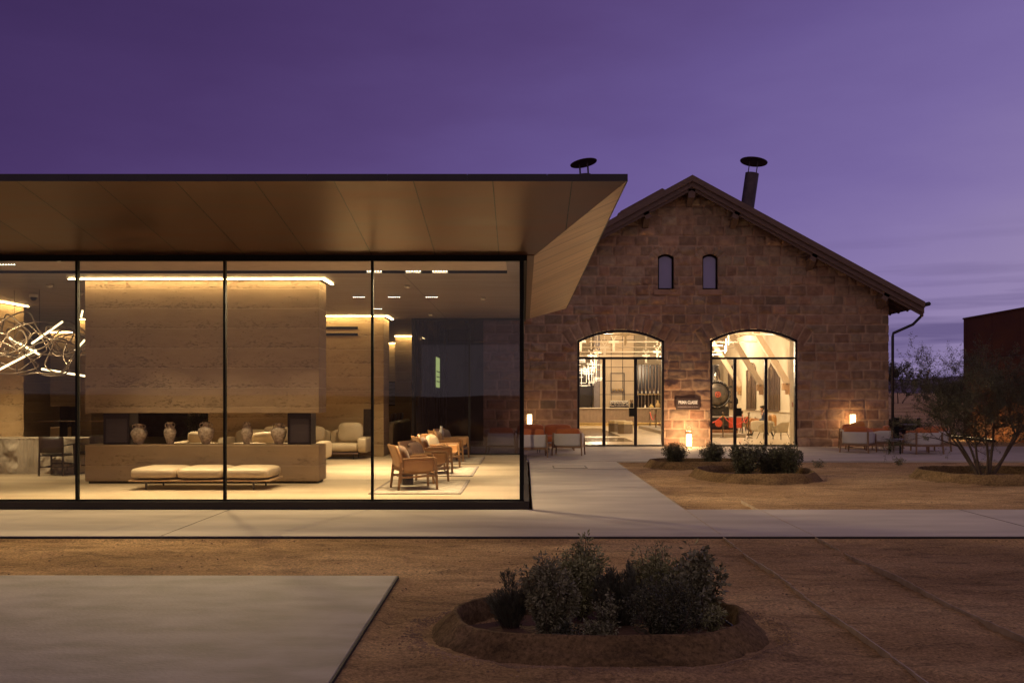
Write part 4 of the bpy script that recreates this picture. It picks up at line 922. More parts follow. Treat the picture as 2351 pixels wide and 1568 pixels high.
# ceiling lights (linear clusters of little lenses)
CL = [(17, 606, 'on the ceiling strip over the stone desk', 1), (332, 624, 'over the outer half of the fireplace', 1), (488, 624, 'just before the mullion above the fireplace', 1), (668, 624, 'dim, above the inner half of the fireplace', 1), (859, 621, 'right against the third mullion', 1), (949, 621, 'alone in the corner bay near the front glass', 1), (824, 681, 'second row, next to the hanging dark wedge', 1), (905, 681, 'second row, middle of the corner bay', 1), (991, 681, 'second row, nearest the glass corner', .8), (865, 708, 'third row, over the sofa end', .8), (105, 765, 'far back beyond the chandelier', .8), (240, 700, 'hidden row behind the fireplace hood', 1), (560, 700, 'middle of the room behind the hood', 1), (1010, 621, 'dim, last towards the glass corner', 1)]
for px, py, lab, s in CL:
    Y = (3.62 - EH) * F / (HY - py); x = WX(px, Y)
    t = thing('ceiling_light', 'small linear cluster spotlight, ' + lab, 'ceiling light', (x, Y, 3.615), 0, 'cluster spotlights in the lounge ceiling')
    part(MB().box(-.13, .13, -.02, .02, -.004, .006), 'housing', BLACK, t)
    mb = MB()
    for k in range(6): mb.cyl((-.105 + .042 * k, 0, -.0045), (-.105 + .042 * k, 0, -.009), .0095, n=8)
    part(mb, 'lens', DOT, t)
    light('lamp', 'AREA', (0, 0, -.012), (25 if Y < 17 else 85) * s, (1, .76, .42), .24, .035, (R(-5) if Y < 17 else 0, 0, 0), R(80 if Y < 17 else 96), t)
    if Y < 17 and px < 1000 and px != 859:       # these heads are swivelled out over the forecourt
        light('lamp', 'SPOT', (0, -.06, -.09), 560 * s, (1, .73, .36), .05, rot=(R(-39), 0, 0), spot=R(98), blend=.9, parent=t)
    if px > 980 or px == 949: light('lamp', 'SPOT', (.06, 0, -.09), (650 if Y < 17 else 1000) * s, (1, .78, .50), .05, rot=(0, R(-44), 0), spot=R(92), blend=.6, parent=t)
    if px == 991:
        light('lamp', 'SPOT', (.06, .05, -.09), 1500, (1, .78, .50), .05, rot=Vector((-.42, -.72, .36)).to_track_quat('Z', 'Y').to_euler(), spot=R(60), blend=.8, parent=t)
t = thing('ceiling_light', 'small linear cluster spotlight before the stone desk at the edge of the view', 'ceiling light', (-9.55, 17.5, 3.615), 0, 'cluster spotlights in the lounge ceiling')  # added fixture outside the view, put in to brighten the desk
part(MB().box(-.13, .13, -.02, .02, -.004, .006), 'housing', BLACK, t); part(MB().box(-.11, .11, -.012, .012, -.009, -.0045), 'lens', DOT, t)
light('lamp', 'SPOT', (0, 0, -.05), 520, (1, .77, .43), .05, rot=Vector((-.0, -.42, 1)).to_track_quat('Z', 'Y').to_euler(), spot=R(100), blend=.8, parent=t)
for px, py, lab in ((936, 657, 'white ceiling sensor in front of the second light row'), (989, 722, 'white ceiling sensor deep in the room'), (1110, 685, 'ceiling sensor nearest the glass corner'), (185, 673, 'ceiling sensor between the mullion and the fireplace'), (114, 655, 'ceiling sensor above the tangled chandelier')):
    Y = (3.62 - EH) * F / (HY - py); t = thing('smoke_detector', lab, 'sensor', (WX(px, Y), Y, 3.628), 0, 'ceiling sensors')
    part(MB().lathe([(.055, 0), (.055, -.02), (.04, -.045), (.01, -.05)], n=16), 'housing', mat('sensor_white', (.55, .50, .45)), t, smooth=True)
t = thing('security_camera', 'small dome camera on the ceiling above the chandelier', 'camera', (WX(77, 19.6), 19.6, 3.626))
part(MB().lathe([(.08, 0), (.08, -.05), (.07, -.06)], n=20), 'housing', MATS['sensor_white'], t); part(MB().lathe([(.065, -.06), (.055, -.10), (.03, -.125), (.005, -.13)], n=20), 'dome', BLACK, t, smooth=True)
t = thing('ceiling_speaker', 'round flush speaker in the ceiling above the fireplace', 'speaker', (WX(706, 15.95 + .2), 16.15, 3.63))
part(MB().lathe([(.13, 0), (.13, -.008), (.12, -.012)], n=28), 'grille', mat('speaker_grille', (.10, .08, .065), rough=.7), t)

# ------------------------------------------------------------------ old stone hall
YF = 32.4
OP = [dict(x0=1.73, x1=4.56, sp=3.44, ap=3.80, big=True), dict(x0=6.05, x1=8.89, sp=3.46, ap=3.82, big=True),
      dict(x0=4.351, x1=4.876, sp=6.16, ap=6.26, z0=5.10, big=False), dict(x0=5.80, x1=6.31, sp=6.16, ap=6.26, z0=5.10, big=False)]
for o in OP:
    hw = (o['x1'] - o['x0']) / 2; ri = o['ap'] - o['sp']; o['xc'] = (o['x0'] + o['x1']) / 2; o['hw'] = hw; o['R'] = (hw * hw + ri * ri) / 2 / ri; o['zc'] = o['ap'] - o['R']; o.setdefault('z0', -1)
def arch_pts(o, n=18, off=0.0):
    a0 = math.asin(o['hw'] / o['R']); return [(o['xc'] + (o['R'] + off) * math.sin(-a0 + 2 * a0 * k / n), o['zc'] + (o['R'] + off) * math.cos(-a0 + 2 * a0 * k / n)) for k in range(n + 1)]
RX, RZ, SL = 5.36, 8.61, .545      # ridge x, ridge height, roof slope
def facade(parent):
    st = .025; x0, x1 = -1.32, 11.86; xs = np.arange(x0, x1 + st / 2, st); zs = np.arange(-.12, 8.45, st); X, Z = np.meshgrid(xs, zs, indexing='ij')
    rs = np.random.RandomState(5)
    H = np.zeros_like(X); T = np.zeros(X.shape + (3,)); jo = np.full(X.shape, .0); u_ = np.zeros_like(X)
    wx = X + .020 * fbm(X * 2.2, Z * 2.2, 50, 3); wz = Z + .022 * fbm(X * 1.7, Z * 2.4, 60, 3)
    z = -.12; ci = 0; bid = np.zeros(X.shape, int); dist = np.ones(X.shape)
    idn = 0
    while z < 8.6:
        h = rs.uniform(.29, .345)
        if ci == 0: h = .40
        xb = x0 - rs.uniform(0, .5); row = (wz >= z) & (wz < z + h)
        while xb < x1 + .4:
            w = rs.choice([.38, .46, .55, .64, .74]) * rs.uniform(.9, 1.1)
            if z > 5: w *= .82
            m = row & (wx >= xb) & (wx < xb + w); idn += 1; bid[m] = idn
            d = np.minimum(np.minimum(wx - xb, xb + w - wx), np.minimum(wz - z, z + h - wz)); dist[m] = d[m]; xb += w
        z += h; ci += 1
    # arch stones
    for o in OP:
        th = .50 if o['big'] else .26; vw = .27 if o['big'] else .125
        rr = np.hypot(X - o['xc'], Z - o['zc']); an = np.arctan2(X - o['xc'], Z - o['zc']); a0 = math.asin(o['hw'] / o['R'])
        lim = a0 + (.10 if o['big'] else .32); m = (rr >= o['R'] - .05) & (rr < o['R'] + th) & (np.abs(an) < lim) & (Z > o['sp'] - .35 if o['big'] else Z > o['sp'] - .05)
        da = vw / o['R']; q = an / da + .5; fq = q - np.floor(q); d = np.minimum(np.minimum(fq, 1 - fq) * vw * rr / o['R'], o['R'] + th - rr)
        bid[m] = (5000 + (o['xc'] * 100).astype(int) if hasattr(o['xc'], 'astype') else 5000 + int(o['xc'] * 100)) + np.floor(q[m]).astype(int); dist[m] = d[m]
        if not o['big']:   # projecting sill stone
            pass
    nb = bid.max() + 2; tone = rs.uniform(.70, 1.12, nb)[bid]; red = rs.uniform(-.09, .09, nb)[bid]; off = rs.uniform(-.006, .02, nb)[bid]; rg = (rs.rand(nb) ** 2)[bid]; sx = rs.uniform(0, 50, nb)[bid]
    dark = (rs.rand(nb) < .10)[bid]; tone = np.where(dark, tone * .8, tone)
    ed = np.clip((dist - .014) / .022, 0, 1); ed = ed * ed * (3 - 2 * ed)
    rel = fbm(X * 4 + sx, Z * 5 + sx, 70, 4); fine = fbm(X * 14 + sx, Z * 14, 90, 3)
    pill = np.clip(dist / .14, 0, 1)
    H = ed * (.020 + off + rg * .045 * pill + (.03 + .08 * rg) * rel * pill + .012 * fine)
    base = np.clip((.22 - Z) / .05, 0, 1); H += base * .05
    up = np.clip((Z - 4.2) / 3.5, 0, 1)  # paler stone up the gable: light on the upper wall painted into its colour
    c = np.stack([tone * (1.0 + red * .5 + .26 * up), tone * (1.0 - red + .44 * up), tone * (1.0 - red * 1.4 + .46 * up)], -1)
    mort = np.array([1.40, 1.50, 1.52]) * (.95 + .25 * fbm(X * 3, Z * 3, 33, 2))[..., None]
    c = c * ed[..., None] + mort * (1 - ed[..., None]); c *= (1 + .25 * fbm(X * .5, Z * .7, 44, 3))[..., None]
    n, k = X.shape; V = np.stack([X, YF - H, Z], -1).reshape(-1, 3); I = np.arange(n * k).reshape(n, k)
    Xc = X[:-1, :-1] + st / 2; Zc = Z[:-1, :-1] + st / 2
    keep = Zc < RZ - .25 - SL * np.abs(Xc - RX)
    for o in OP:
        rr = np.hypot(Xc - o['xc'], Zc - o['zc'])
        ins = (Xc > o['x0']) & (Xc < o['x1']) & (Zc > o['z0']) & ((Zc < o['sp']) | (rr < o['R'])); keep &= ~ins
    Fq = np.stack([I[:-1, :-1], I[1:, :-1], I[1:, 1:], I[:-1, 1:]], -1)[keep]
    used = np.zeros(n * k, bool); used[Fq.ravel()] = True; rem = np.cumsum(used) - 1
    return np_mesh('wall', V[used], rem[Fq], STONE, parent, smooth=True, tone=c.reshape(-1, 3)[used])
def stone_hall():
    t = thing('stone_hall', 'old sandstone railway hall with steep tiled gable roof and two glowing arched doorways', 'building', (0, 0, 0))
    G = lambda mb, n, m, par=None, **k: part(mb, n, m, par or t, **k)
    facade(t)
    # side walls, inner plaster skin of the front wall, floor, back wall, ceiling
    sw = MB(); sw.box(11.3, 11.855, YF + .02, 61, -.1, 4.75); sw.box(-1.315, -.7, YF + .02, 61, -.1, 4.75); G(sw, 'side_wall', STONEP)
    inn = MB(); y0, y1 = YF + .16, YF + 1.02
    inn.box(-.7, 1.70, y0, y1, 0, 4.0).box(4.59, 6.02, y0, y1, 0, 4.0).box(8.92, 11.3, y0, y1, 0, 4.0)
    inn.prism([(-.7, y0, 4.001), (11.3, y0, 4.001), (11.3, y0, 4.74), (RX, y0, 7.98), (-.7, y0, 4.74)], (0, y1 - y0, 0))
    G(inn, 'front_wall_core', PLASTER)
    for o in OP[:2]:
        P = arch_pts(o, 16, .03); G(MB().grid([[(x, y0, z), (x, y1, z)] for x, z in P]).grid([[(x, y1, z), (x, y1, 4.02)] for x, z in P]).grid([[(x, y0, z), (x, y0, 4.02)] for x, z in P]), 'arch_reveal', PLASTER, smooth=False)
    G(MB().box(-.7, 11.3, YF + .1, 60.5, -.1, .018), 'floor', mat('hall_floor', (.62, .54, .42), (.52, .44, .33), rough=.22, nscale=1.1, detail=6, stretch=(.4, 1.2, 1)))
    G(MB().prism([(-.7, 60, .02), (11.3, 60, .02), (11.3, 60, 4.74), (RX, 60, 7.98), (-.7, 60, 4.74)], (0, .4, 0)), 'back_wall', PLASTER); G(MB().prism([(-1.31, 60.9, -.1), (11.85, 60.9, -.1), (11.85, 60.9, 4.85), (RX, 60.9, 8.4), (-1.31, 60.9, 4.85)], (0, .15, 0)), 'rear_gable', STONEP)
    cl = MB(); cl.prism([(11.3, YF + .2, 4.75), (RX, YF + .2, 8.0), (RX, 60.4, 8.0), (11.3, 60.4, 4.75)], (0, 0, .05)); cl.prism([(RX, YF + .2, 8.0), (-.7, YF + .2, 4.75), (-.7, 60.4, 4.75), (RX, 60.4, 8.0)], (0, 0, .05)); G(cl, 'ceiling', PALEW)
    pl = MB(); pl.box(11.26, 11.299, YF + 1.03, 60, .02, 4.74); pl.box(-.699, -.66, YF + 1.03, 60, .02, 4.74); G(pl, 'plaster_lining', PLASTER)
    G(MB().box(11.19, 11.259, YF + 1.04, 59.98, .95, 1.0), 'dado_rail', PLASTER)
    PANE = mat('night_pane', (.16, .11, .075), (.12, .08, .055), rough=.12, nscale=1)  # brown base colour paints the reflected room into the dark panes
    for y in (39.2, 43.75, 48.25, 52.75, 57.1):
        P = [(y, 1.02), (y + 1.9, 1.02), (y + 1.9, 2.9)] + [(y + .95 + .95 * math.cos(a), 2.9 + .42 * math.sin(a)) for a in np.linspace(0, math.pi, 9)[1:-1]] + [(y, 2.9)]
        w = G(MB().prism([(11.235, a, b) for a, b in P], (.02, 0, 0)), 'window', PANE)
        b = MB(); b.box(11.19, 11.234, y - .02, y + .06, 1.0, 2.95).box(11.19, 11.234, y + 1.84, y + 1.92, 1.0, 2.95).box(11.19, 11.234, y + .92, y + .98, 1.02, 3.3).box(11.18, 11.234, y - .05, y + 1.95, .96, 1.03)
        part(b, 'frame', mat('window_bronze', (.14, .09, .06), rough=.5), w)
    for y in (37.4, 42.2, 46.9, 51.6, 56.3):
        G(MB().bar((11.2, y, 2.15), (9.2, y, 5.35), .26, .24), 'roof_brace', PALEW, bevel=.01); G(MB().bar((-.66, y, 2.15), (1.3, y, 5.35), .26, .24), 'roof_brace', PALEW, bevel=.01)
        G(MB().box(10.95, 11.255, y - .13, y + .13, 1.9, 2.2).box(11.08, 11.255, y - .1, y + .1, 1.72, 1.9), 'corbel', mat('corbel_stone', (.42, .26, .13), (.32, .19, .09), rough=.9, nscale=6, bump=.5), bevel=.01)
        G(MB().bar((11.2, y, 4.85), (RX, y, 7.85), .24, .28).bar((-.6, y, 4.85), (RX, y, 7.85), .24, .28), 'truss', PALEW)
        tr = G(MB().cyl((-.6, y, 3.95), (9.9, y, 3.95), .03, n=8), 'tie_rod', mat('rod_paint', (.72, .64, .52), rough=.35, metal=.2))
        k = MB()
        for x in (2.4, 3.8, 6.9): k.box(x - .22, x + .22, y - .05, y + .05, 3.90, 4.0).box(x - .05, x + .05, y - .05, y + .05, 3.55, 3.9).bar((x, y, 4.0), (x - .16, y, 4.3), .03).bar((x, y, 4.0), (x + .16, y, 4.3), .03).bar((x, y, 4.3), (x, y, 6.2), .03)
        part(k, 'turnbuckle', MATS['rod_paint'], tr)
    # bar wall: pale board panels, dark bottle glass either side
    G(MB().box(4.35, 6.35, 57.2, 57.5, .02, 6.4), 'panelled_bar_wall', panel_mat('bar_panels', (.50, .40, .28), (.40, .31, .21), .66, .78, rough=.7, metal=0, axis=(0, 2), joff=(4.35, .2), joint=.03, streak=(1, 1, 1)))
    G(MB().box(4.02, 4.345, 57.15, 57.5, .02, 6.4), 'grey_column', mat('column_grey', (.20, .17, .17), (.15, .125, .13), rough=.6))
    G(MB().box(6.40, 9.3, 58.2, 58.3, .02, 3.5).box(.0, 4.0, 58.2, 58.3, .02, 3.3), 'dark_screen', mat('dark_glass_wall', (.035, .028, .026), (.02, .016, .016), rough=.12, nscale=2))
    sl = MB()
    for i in range(14): sl.box(6.45 + .2 * i, 6.49 + .2 * i, 58.08, 58.19, .02, 3.5)
    G(sl, 'screen_fin', mat('fin_bronze', (.22, .15, .10), rough=.4, metal=.4))
    niche = G(MB().box(4.97, 5.03, 57.12, 57.19, 1.9, 2.95).box(5.72, 5.78, 57.12, 57.19, 1.3, 2.95).box(4.97, 5.78, 57.0, 57.19, 1.90, 1.94).box(4.97, 5.78, 57.12, 57.19, 2.95, 3.0), 'niche_shelf', mat('niche_bronze', (.10, .07, .045), rough=.5))
    # flush glass pit covers over the old track
    for a, b in ((35.6, 38.9), (40.6, 50.9)): G(MB().box(.6, 3.92, a, b, .019, .024), 'pit_cover', mat('pit_glass', (.10, .075, .055), (.05, .04, .03), rough=.12, nscale=3, stretch=(.5, 4, 1)))
    # doors: steel frames set in the arches
    for di, o in enumerate(OP[:2]):

        A = arch_pts(o, 20, -.005); B = arch_pts(o, 20, -.085); mb = MB()
        rows = []
        for (xa, za), (xb, zb) in zip(A, B): rows.append([(xa, YF - .03, za), (xb, YF - .03, zb), (xb, YF + .14, zb), (xa, YF + .14, za), (xa, YF - .03, za)])
        mb.grid(rows)
        mb.box(o['x0'] + .005, o['x0'] + .075, YF - .03, YF + .14, .003, o['sp'] - .004).box(o['x1'] - .075, o['x1'] - .005, YF - .03, YF + .14, .003, o['sp'] - .004)
        tz = 2.87; mb.box(o['x0'] + .075, o['x1'] - .075, YF + .03, YF + .11, tz - .035, tz + .035)
        mu = (WX(1387, YF), WX(1459.5, YF)) if di == 0 else (WX(1688, YF), WX(1759.5, YF))
        df = G(mb, 'door_frame', STEEL)
        for x in mu: part(MB().box(x - .05, x + .05, YF + .035, YF + .105, .03, tz - .036), 'post', STEEL, df)
        part(MB().box(o['x0'] + .076, o['x1'] - .076, YF + .032, YF + .108, .019, .055), 'threshold', STEEL, df)
        if di == 0: hx = mu[1] - .10
        else: hx = mu[0] + .10
        part(MB().box(hx - .11, hx + .11, YF + .01, YF + .12, .98, 1.25), 'lock_box', BLACK, df, bevel=.004)
        xs_ = [o['x0'] + .08, mu[0], mu[1], o['x1'] - .08]
        for a, b in zip(xs_[:-1], xs_[1:]): part(MB().box(a, b, YF + .066, YF + .074, .05, tz - .03), 'pane', GLASS, df)
        part(MB().grid([[(x, YF + .07, tz + .03), (x, YF + .07, z)] for x, z in arch_pts(o, 12, -.05)]), 'fanlight_pane', GLASS, df)
    # small gable windows
    for o in OP[2:]:
        A = arch_pts(o, 8, .0); poly = [(o['x0'], o['z0']), (o['x1'], o['z0'])] + [(x, z) for x, z in A[::-1]]
        rv = MB(); n = len(poly)
        rv.grid([[(x, YF - .0, z), (x, YF + .17, z)] for x, z in poly + poly[:1]]); w = G(rv, 'window', STONEP)
        fr = MB(); inner = [(o['xc'] + (x - o['xc']) * .80, (z - 5.68) * .90 + 5.68) for x, z in poly]
        fr.grid([[(a[0], YF + .12, a[1]), (b[0], YF + .10, b[1]), (b[0], YF + .16, b[1])] for a, b in zip(poly + poly[:1], inner + inner[:1])]); part(fr, 'frame', STEEL, w)
        part(MB().prism([(x, YF + .15, z) for x, z in inner], (0, .008, 0)), 'pane', mat('gable_pane', (.20, .16, .36), rough=.06, nscale=1, spec=1.0), w)  # violet base colour paints the reflected sky into the pane
        part(MB().box(o['x0'] - .13, o['x1'] + .13, YF - .07, YF + .1, 4.93, 5.095), 'sill', STONEP, w, bevel=.01)
    # roof: corrugated tile slopes
    for s in (-1, 1):
        L = 7.42; ny = 560; nx = 12; ya, yb = 31.72, 61.2; P = []
        ys = np.linspace(ya, yb, ny)
        for i in range(nx + 1):
            d = L * i / nx; P.append([(RX + s * d, float(y), RZ - SL * d + .05 * math.cos(2 * math.pi * y / .34)) for y in ys])
        G(MB().grid(P), 'roof', ROOF, smooth=True, solid=.03)
        G(MB().prism([(RX + s * .0, 31.76, RZ - .07), (RX + s * 6.9, 31.76, RZ - .07 - SL * 6.9), (RX + s * 6.9, 61, RZ - .07 - SL * 6.9), (RX, 61, RZ - .07)], (0, 0, -.05)), 'roof_boarding', TIMBD)
        # verge: stepped boards
        for (y, top, bot, th) in ((31.66, .06, -.13, .06), (31.735, -.10, -.30, .05), (31.80, -.26, -.40, .05)):
            G(MB().prism([(RX, y, RZ + top), (RX + s * 7.40, y, RZ + top - SL * 7.40), (RX + s * 7.40, y, RZ + bot - SL * 7.40), (RX, y, RZ + bot)], (0, th, 0)), 'barge_board', TIMBD)
        for d in (1.42, 3.9, 6.2):
            x = RX + s * d; z = RZ - .42 - SL * d; q = MB()
            q.bar((x, 31.8, z), (x, 32.45, z), .20, .24, up=(s * SL, 0, 1)).prism([(x - .10, 31.86, z - .10), (x - .10, 32.42, z - .10), (x - .10, 32.42, z - .38)], (.20, 0, 0)); G(q, 'purlin_end', TIMBD, bevel=.008)
        # gutter
        g = RX + s * 7.50; zz = RZ - SL * 7.42 + .0
        G(MB().tube([(g, 31.62, zz), (g, 61.2, zz)], .065, 12), 'gutter', MATS['fascia_metal'], smooth=True)
        rf = MB()
        for i in range(38): y = 32.0 + i * .78; rf.bar((RX + s * 6.35, y, RZ - .17 - SL * 6.35), (RX + s * 7.3, y, RZ - .17 - SL * 7.3), .09, .11)
        G(rf, 'rafter_end', TIMBD)
    G(MB().bar((RX, 31.8, RZ - .50), (RX, 32.45, RZ - .50), .22, .28).prism([(RX - .1, 31.86, RZ - .6), (RX - .1, 32.42, RZ - .6), (RX - .1, 32.42, RZ - .85)], (.2, 0, 0)), 'purlin_end', TIMBD)
    G(MB().tube([(RX, 31.9, RZ + .0), (RX, 61, RZ + .0)], .07, 10), 'ridge_cap', ROOF, smooth=True)
    # raised ridge monitor further back
    mo = MB()
    for s in (-1, 1):
        mo.prism([(RX, 38.6, 9.70), (RX + s * 1.62, 38.6, 9.70 - .55 * 1.62), (RX + s * 1.62, 38.6, 9.56 - .55 * 1.62), (RX, 38.6, 9.56)], (0, 16, 0))
    mo.prism([(RX - 1.3, 38.75, 7.6), (RX + 1.3, 38.75, 7.6), (RX + 1.3, 38.75, 8.85), (RX, 38.75, 9.52), (RX - 1.3, 38.75, 8.85)], (0, 15.7, 0))
    mo.cyl((RX - 1.66, 38.55, 8.68), (RX - 1.66, 54.5, 8.68), .07, n=10)
    G(mo, 'ridge_monitor', ROOF)
    # downpipe at the corner
    G(MB().tube([(12.83, 32.15, 4.42), (12.83, 32.15, 4.22), W(2096, 745, 32.2), W(2051, 765, 32.3), (11.96, 32.3, 3.55), (11.96, 32.3, .02)], .045, 10), 'downpipe', MATS['fascia_metal'], smooth=True)
    # chimneys with conical rain caps
    CH = mat('chimney_metal', (.09, .06, .075), (.05, .035, .045), rough=.6, metal=.4, nscale=6)
    for X0, Y0, zb, zt, lean, capz, in ((8.02, 35, 6.4, 9.46, .14, 9.87), (2.12, 35, 6.4, 9.42, -.06, 9.82)):
        ax = Vector((math.sin(lean), 0, math.cos(lean))); b = Vector((X0, Y0, zt)) - ax * (zt - zb); tp = b + ax * (zt - zb)
        c = G(MB().cyl(b, tp, .235, n=28), 'chimney', CH, smooth=False); cb = tp + ax * (capz - zt)
        q = MB(); M = Matrix.Translation(cb) @ Vector((0, 0, 1)).rotation_difference(ax + Vector((.02 if lean > 0 else -.12, .10, 0))).to_matrix().to_4x4()
        l = MB().lathe([(.47, -.01), (.48, .012), (.30, .035), (.02, .06)], n=36); l.v = [tuple(M @ Vector(v)) for v in l.v]; part(l, 'cap', CH, c, smooth=False)
        for k in range(4):
            a = .6 + k * math.pi / 2; o_ = Vector((math.cos(a) * .20, math.sin(a) * .20, 0)); part(MB().cyl(tp + o_ - ax * .25, cb + o_, .017, n=6), 'cap_strut', CH, c)
    return t
stone_hall()

# sign between the doors
def sign():
    c = Vector(W(1579.3, 927, 32.28)); t = thing('sign_board', 'dark metal sign reading PRIMA CLASSE on the stone pier', 'sign', c)
    w, h = .775, .375; part(MB().box(-w / 2, w / 2, 0, .02, -h / 2, h / 2), 'board', mat('sign_brown', (.045, .022, .018), rough=.5, nscale=2), t, bevel=.003)
    part(MB().box(-w / 2 + .05, -w / 2 + .09, .02, .1, -.05, .05).box(w / 2 - .09, w / 2 - .05, .02, .1, -.05, .05), 'bracket', BLACK, t)
    cu = bpy.data.curves.new('lettering', 'FONT'); cu.body = 'PRIMA CLASSE'; cu.align_x = 'CENTER'; cu.align_y = 'CENTER'; cu.size = .148; cu.extrude = .002; cu.offset = .0045; cu.materials.append(mat('sign_white', (.85, .82, .80), rough=.6, nscale=2))
    o = bpy.data.objects.new('lettering', cu); link(o); me = bpy.data.meshes.new_from_object(o); bpy.data.objects.remove(o); o = bpy.data.objects.new('lettering', me); link(o, t); o.rotation_euler = (R(90), 0, 0); o.location = (0, -.004, .045); o.scale = (.66, 1, 1)
    mb = MB(); x = -.34; r = random.Random(4)       # the strapline is too small in the photograph to read
    while x < .33:
        l = r.uniform(.010, .016); mb.box(x, x + l, -.004, -.001, -.106, -.106 + r.uniform(.012, .022)); x += l + (.006 if r.random() > .16 else .022)
    part(mb, 'strapline', mat('sign_grey', (.42, .36, .36), rough=.6), t)
sign()

# lanterns
def floor_lantern(loc, label):
    t = thing('lantern', label, 'lantern', loc)
    w = .085; part(MB().box(-w, w, -w, w, 0, .05), 'base', TEAK, t, bevel=.006)
    part(MB().box(-w + .008, w - .008, -w + .008, w - .008, .05, .44), 'shade', LANT, t, bevel=.004)
    b = MB()
    for sx in (-1, 1):
        for sy in (-1, 1): b.box(sx * w - .007, sx * w + .007, sy * w - .007, sy * w + .007, .05, .53)
    b.box(-w, w, -w, w, .44, .455); part(b, 'frame', TEAK, t)
    part(MB().box(-w, w, -w, w, .515, .535), 'lid_frame', TEAK, t, bevel=.003)
    part(MB().tube([(-w, 0, .53)] + [(-w * math.cos(a), 0, .62 + .10 * math.sin(a)) for a in np.linspace(0, math.pi, 11)] + [(w, 0, .53)], .006, 6), 'handle', BLACK, t, smooth=True)
    light('lamp', 'POINT', (0, .02, .64), 75, (1, .66, .33), .06, parent=t); light('lamp', 'POINT', (0, .17, .25), 52, (1, .66, .33), .08, parent=t); light('lamp', 'POINT', (0, -.17, .25), 18, (1, .60, .24), .08, parent=t)
floor_lantern((WX(1581.5, 31.45), 31.45, 0), 'tall glowing lantern with arched handle standing under the sign')
def pole_lamp(loc, z0, label, s=1, P=16):
    t = thing('pole_lamp', label, 'lamp', loc, 0, 'slim pole lanterns by the outdoor seats')
    part(MB().cyl((-.11 * s, 0, 0), (-.11 * s, 0, z0 + .55), .008, n=8).cyl((-.11 * s, 0, z0 + .53), (0, 0, z0 + .53), .006, n=6).cyl((0, 0, z0 + .53), (0, 0, z0 + .40), .004, n=6), 'pole', BRASS, t)
    part(MB().lathe([(.12, 0), (.12, .012), (.02, .02)], c=(-.11 * s, 0, 0), n=20), 'base', BLACK, t)
    part(MB().box(-.07, .07, -.07, .07, z0, z0 + .36), 'shade', LANT, t, bevel=.006)
    b = MB()
    for sx in (-1, 1):
        for sy in (-1, 1): b.box(sx * .078 - .005, sx * .078 + .005, sy * .078 - .005, sy * .078 + .005, z0 - .01, z0 + .40)
    b.box(-.083, .083, -.083, .083, z0 + .38, z0 + .40).box(-.083, .083, -.083, .083, z0 - .02, z0 - .004); part(b, 'frame', BRASS, t)
    light('lamp', 'POINT', (.0, .13, z0 + .2), P, (1, .60, .25), .06, parent=t); light('lamp', 'POINT', (.0, -.12, z0 + .2), P * .4, (1, .60, .25), .06, parent=t)
pole_lamp((WX(1216, 31.4), 31.4, 0), .70, 'slim pole lantern behind the rust coloured sofa by the pavilion corner', P=8)
pole_lamp((WX(1958, 31.9), 31.9, 0), .69, 'slim pole lantern against the hall wall behind the corner lounge chair', P=8)

# outdoor lounge chairs (local +Y is the front, the woven shell wraps the back)
def lounge():
    t = thing('lounge_chair', 'x', 'lounge chair'); w, d = .38, .36
    for sx in (-1, 1):
        part(MB().bar((sx * (w + .03), -d - .03, 0), (sx * w, -d + .02, .62), .035, .045, w2=.05, h2=.045), 'leg', TEAK, t, bevel=.008)
        part(MB().bar((sx * (w + .03), d + .02, 0), (sx * w, d, .54), .035, .045, w2=.05, h2=.045), 'leg', TEAK, t, bevel=.008)
    part(MB().bar((-w, -d, .235), (w, -d, .235), .035, .05).bar((-w, d, .235), (w, d, .235), .035, .05).bar((-w, -d, .235), (-w, d, .235), .035, .05).bar((w, -d, .235), (w, d, .235), .035, .05), 'frame', TEAK, t, bevel=.006)
    pl = [(-w, d - .03), (-w - .012, 0), (-w, -d + .05), (-w + .05, -d), (0, -d - .03), (w - .05, -d), (w, -d + .05), (w + .012, 0), (w, d - .03)]
    rows = []
    for k in range(9):
        u = k / 8; z = .265 + .335 * u; rows.append([(x * (.97 + .05 * u), y * (.97 + .06 * u) if y < 0 else y, z - (.08 * u * max(0, (y - .0) / d) if y > 0 else 0)) for x, y in pl])
    part(MB().grid(rows), 'shell', OFFWH, t, smooth=True, solid=.014)
    part(MB().pillow((0, .03, .33), .70, .70, .20, e=.2, ez=.4, n=32), 'seat_cushion', ORANGE, t, smooth=True)
    M = Matrix.Rotation(R(80), 4, 'X'); part(MB().pillow((0, -.245, .555), .68, .40, .20, M=M, e=.35, ez=.55, n=32), 'back_cushion', ORANGE, t, smooth=True)
    for s in (-1, 1):
        M = Matrix.Rotation(R(90), 4, 'Z') @ Matrix.Rotation(R(84), 4, 'X'); part(MB().pillow((s * .30, .05, .51), .56, .30, .12, M=M, e=.4, ez=.6, n=24), 'side_cushion', ORANGE, t, smooth=True)
    return t
LG_ = 'teak lounge chairs with rust cushions on the terrace'
L0 = lounge(); L0.location = (.20, 26.85, .003); L0.rotation_euler[2] = R(3); L0['label'] = 'teak lounge chair with rust cushions cut by the pavilion corner post'; L0['group'] = LG_
dup(L0, (1.24, 27.62, .003), R(-10), 'teak lounge chair with its back to the viewer, just before the first doorway', LG_)
dup(L0, (-.62, 28.0, .003), R(-4), 'lounge chair seen dimly through the rear glass of the pavilion', LG_)
dup(L0, (9.72, 28.95, .003), R(-36), 'lounge chair turned cornerwise in front of the wall lantern', LG_)
dup(L0, (11.33, 28.3, .003), R(8), 'lounge chair with wide pale woven back beside the low tables', LG_)
dup(L0, (12.05, 29.5, .003), R(14), 'outermost lounge chair, partly hidden behind another pale back', LG_)
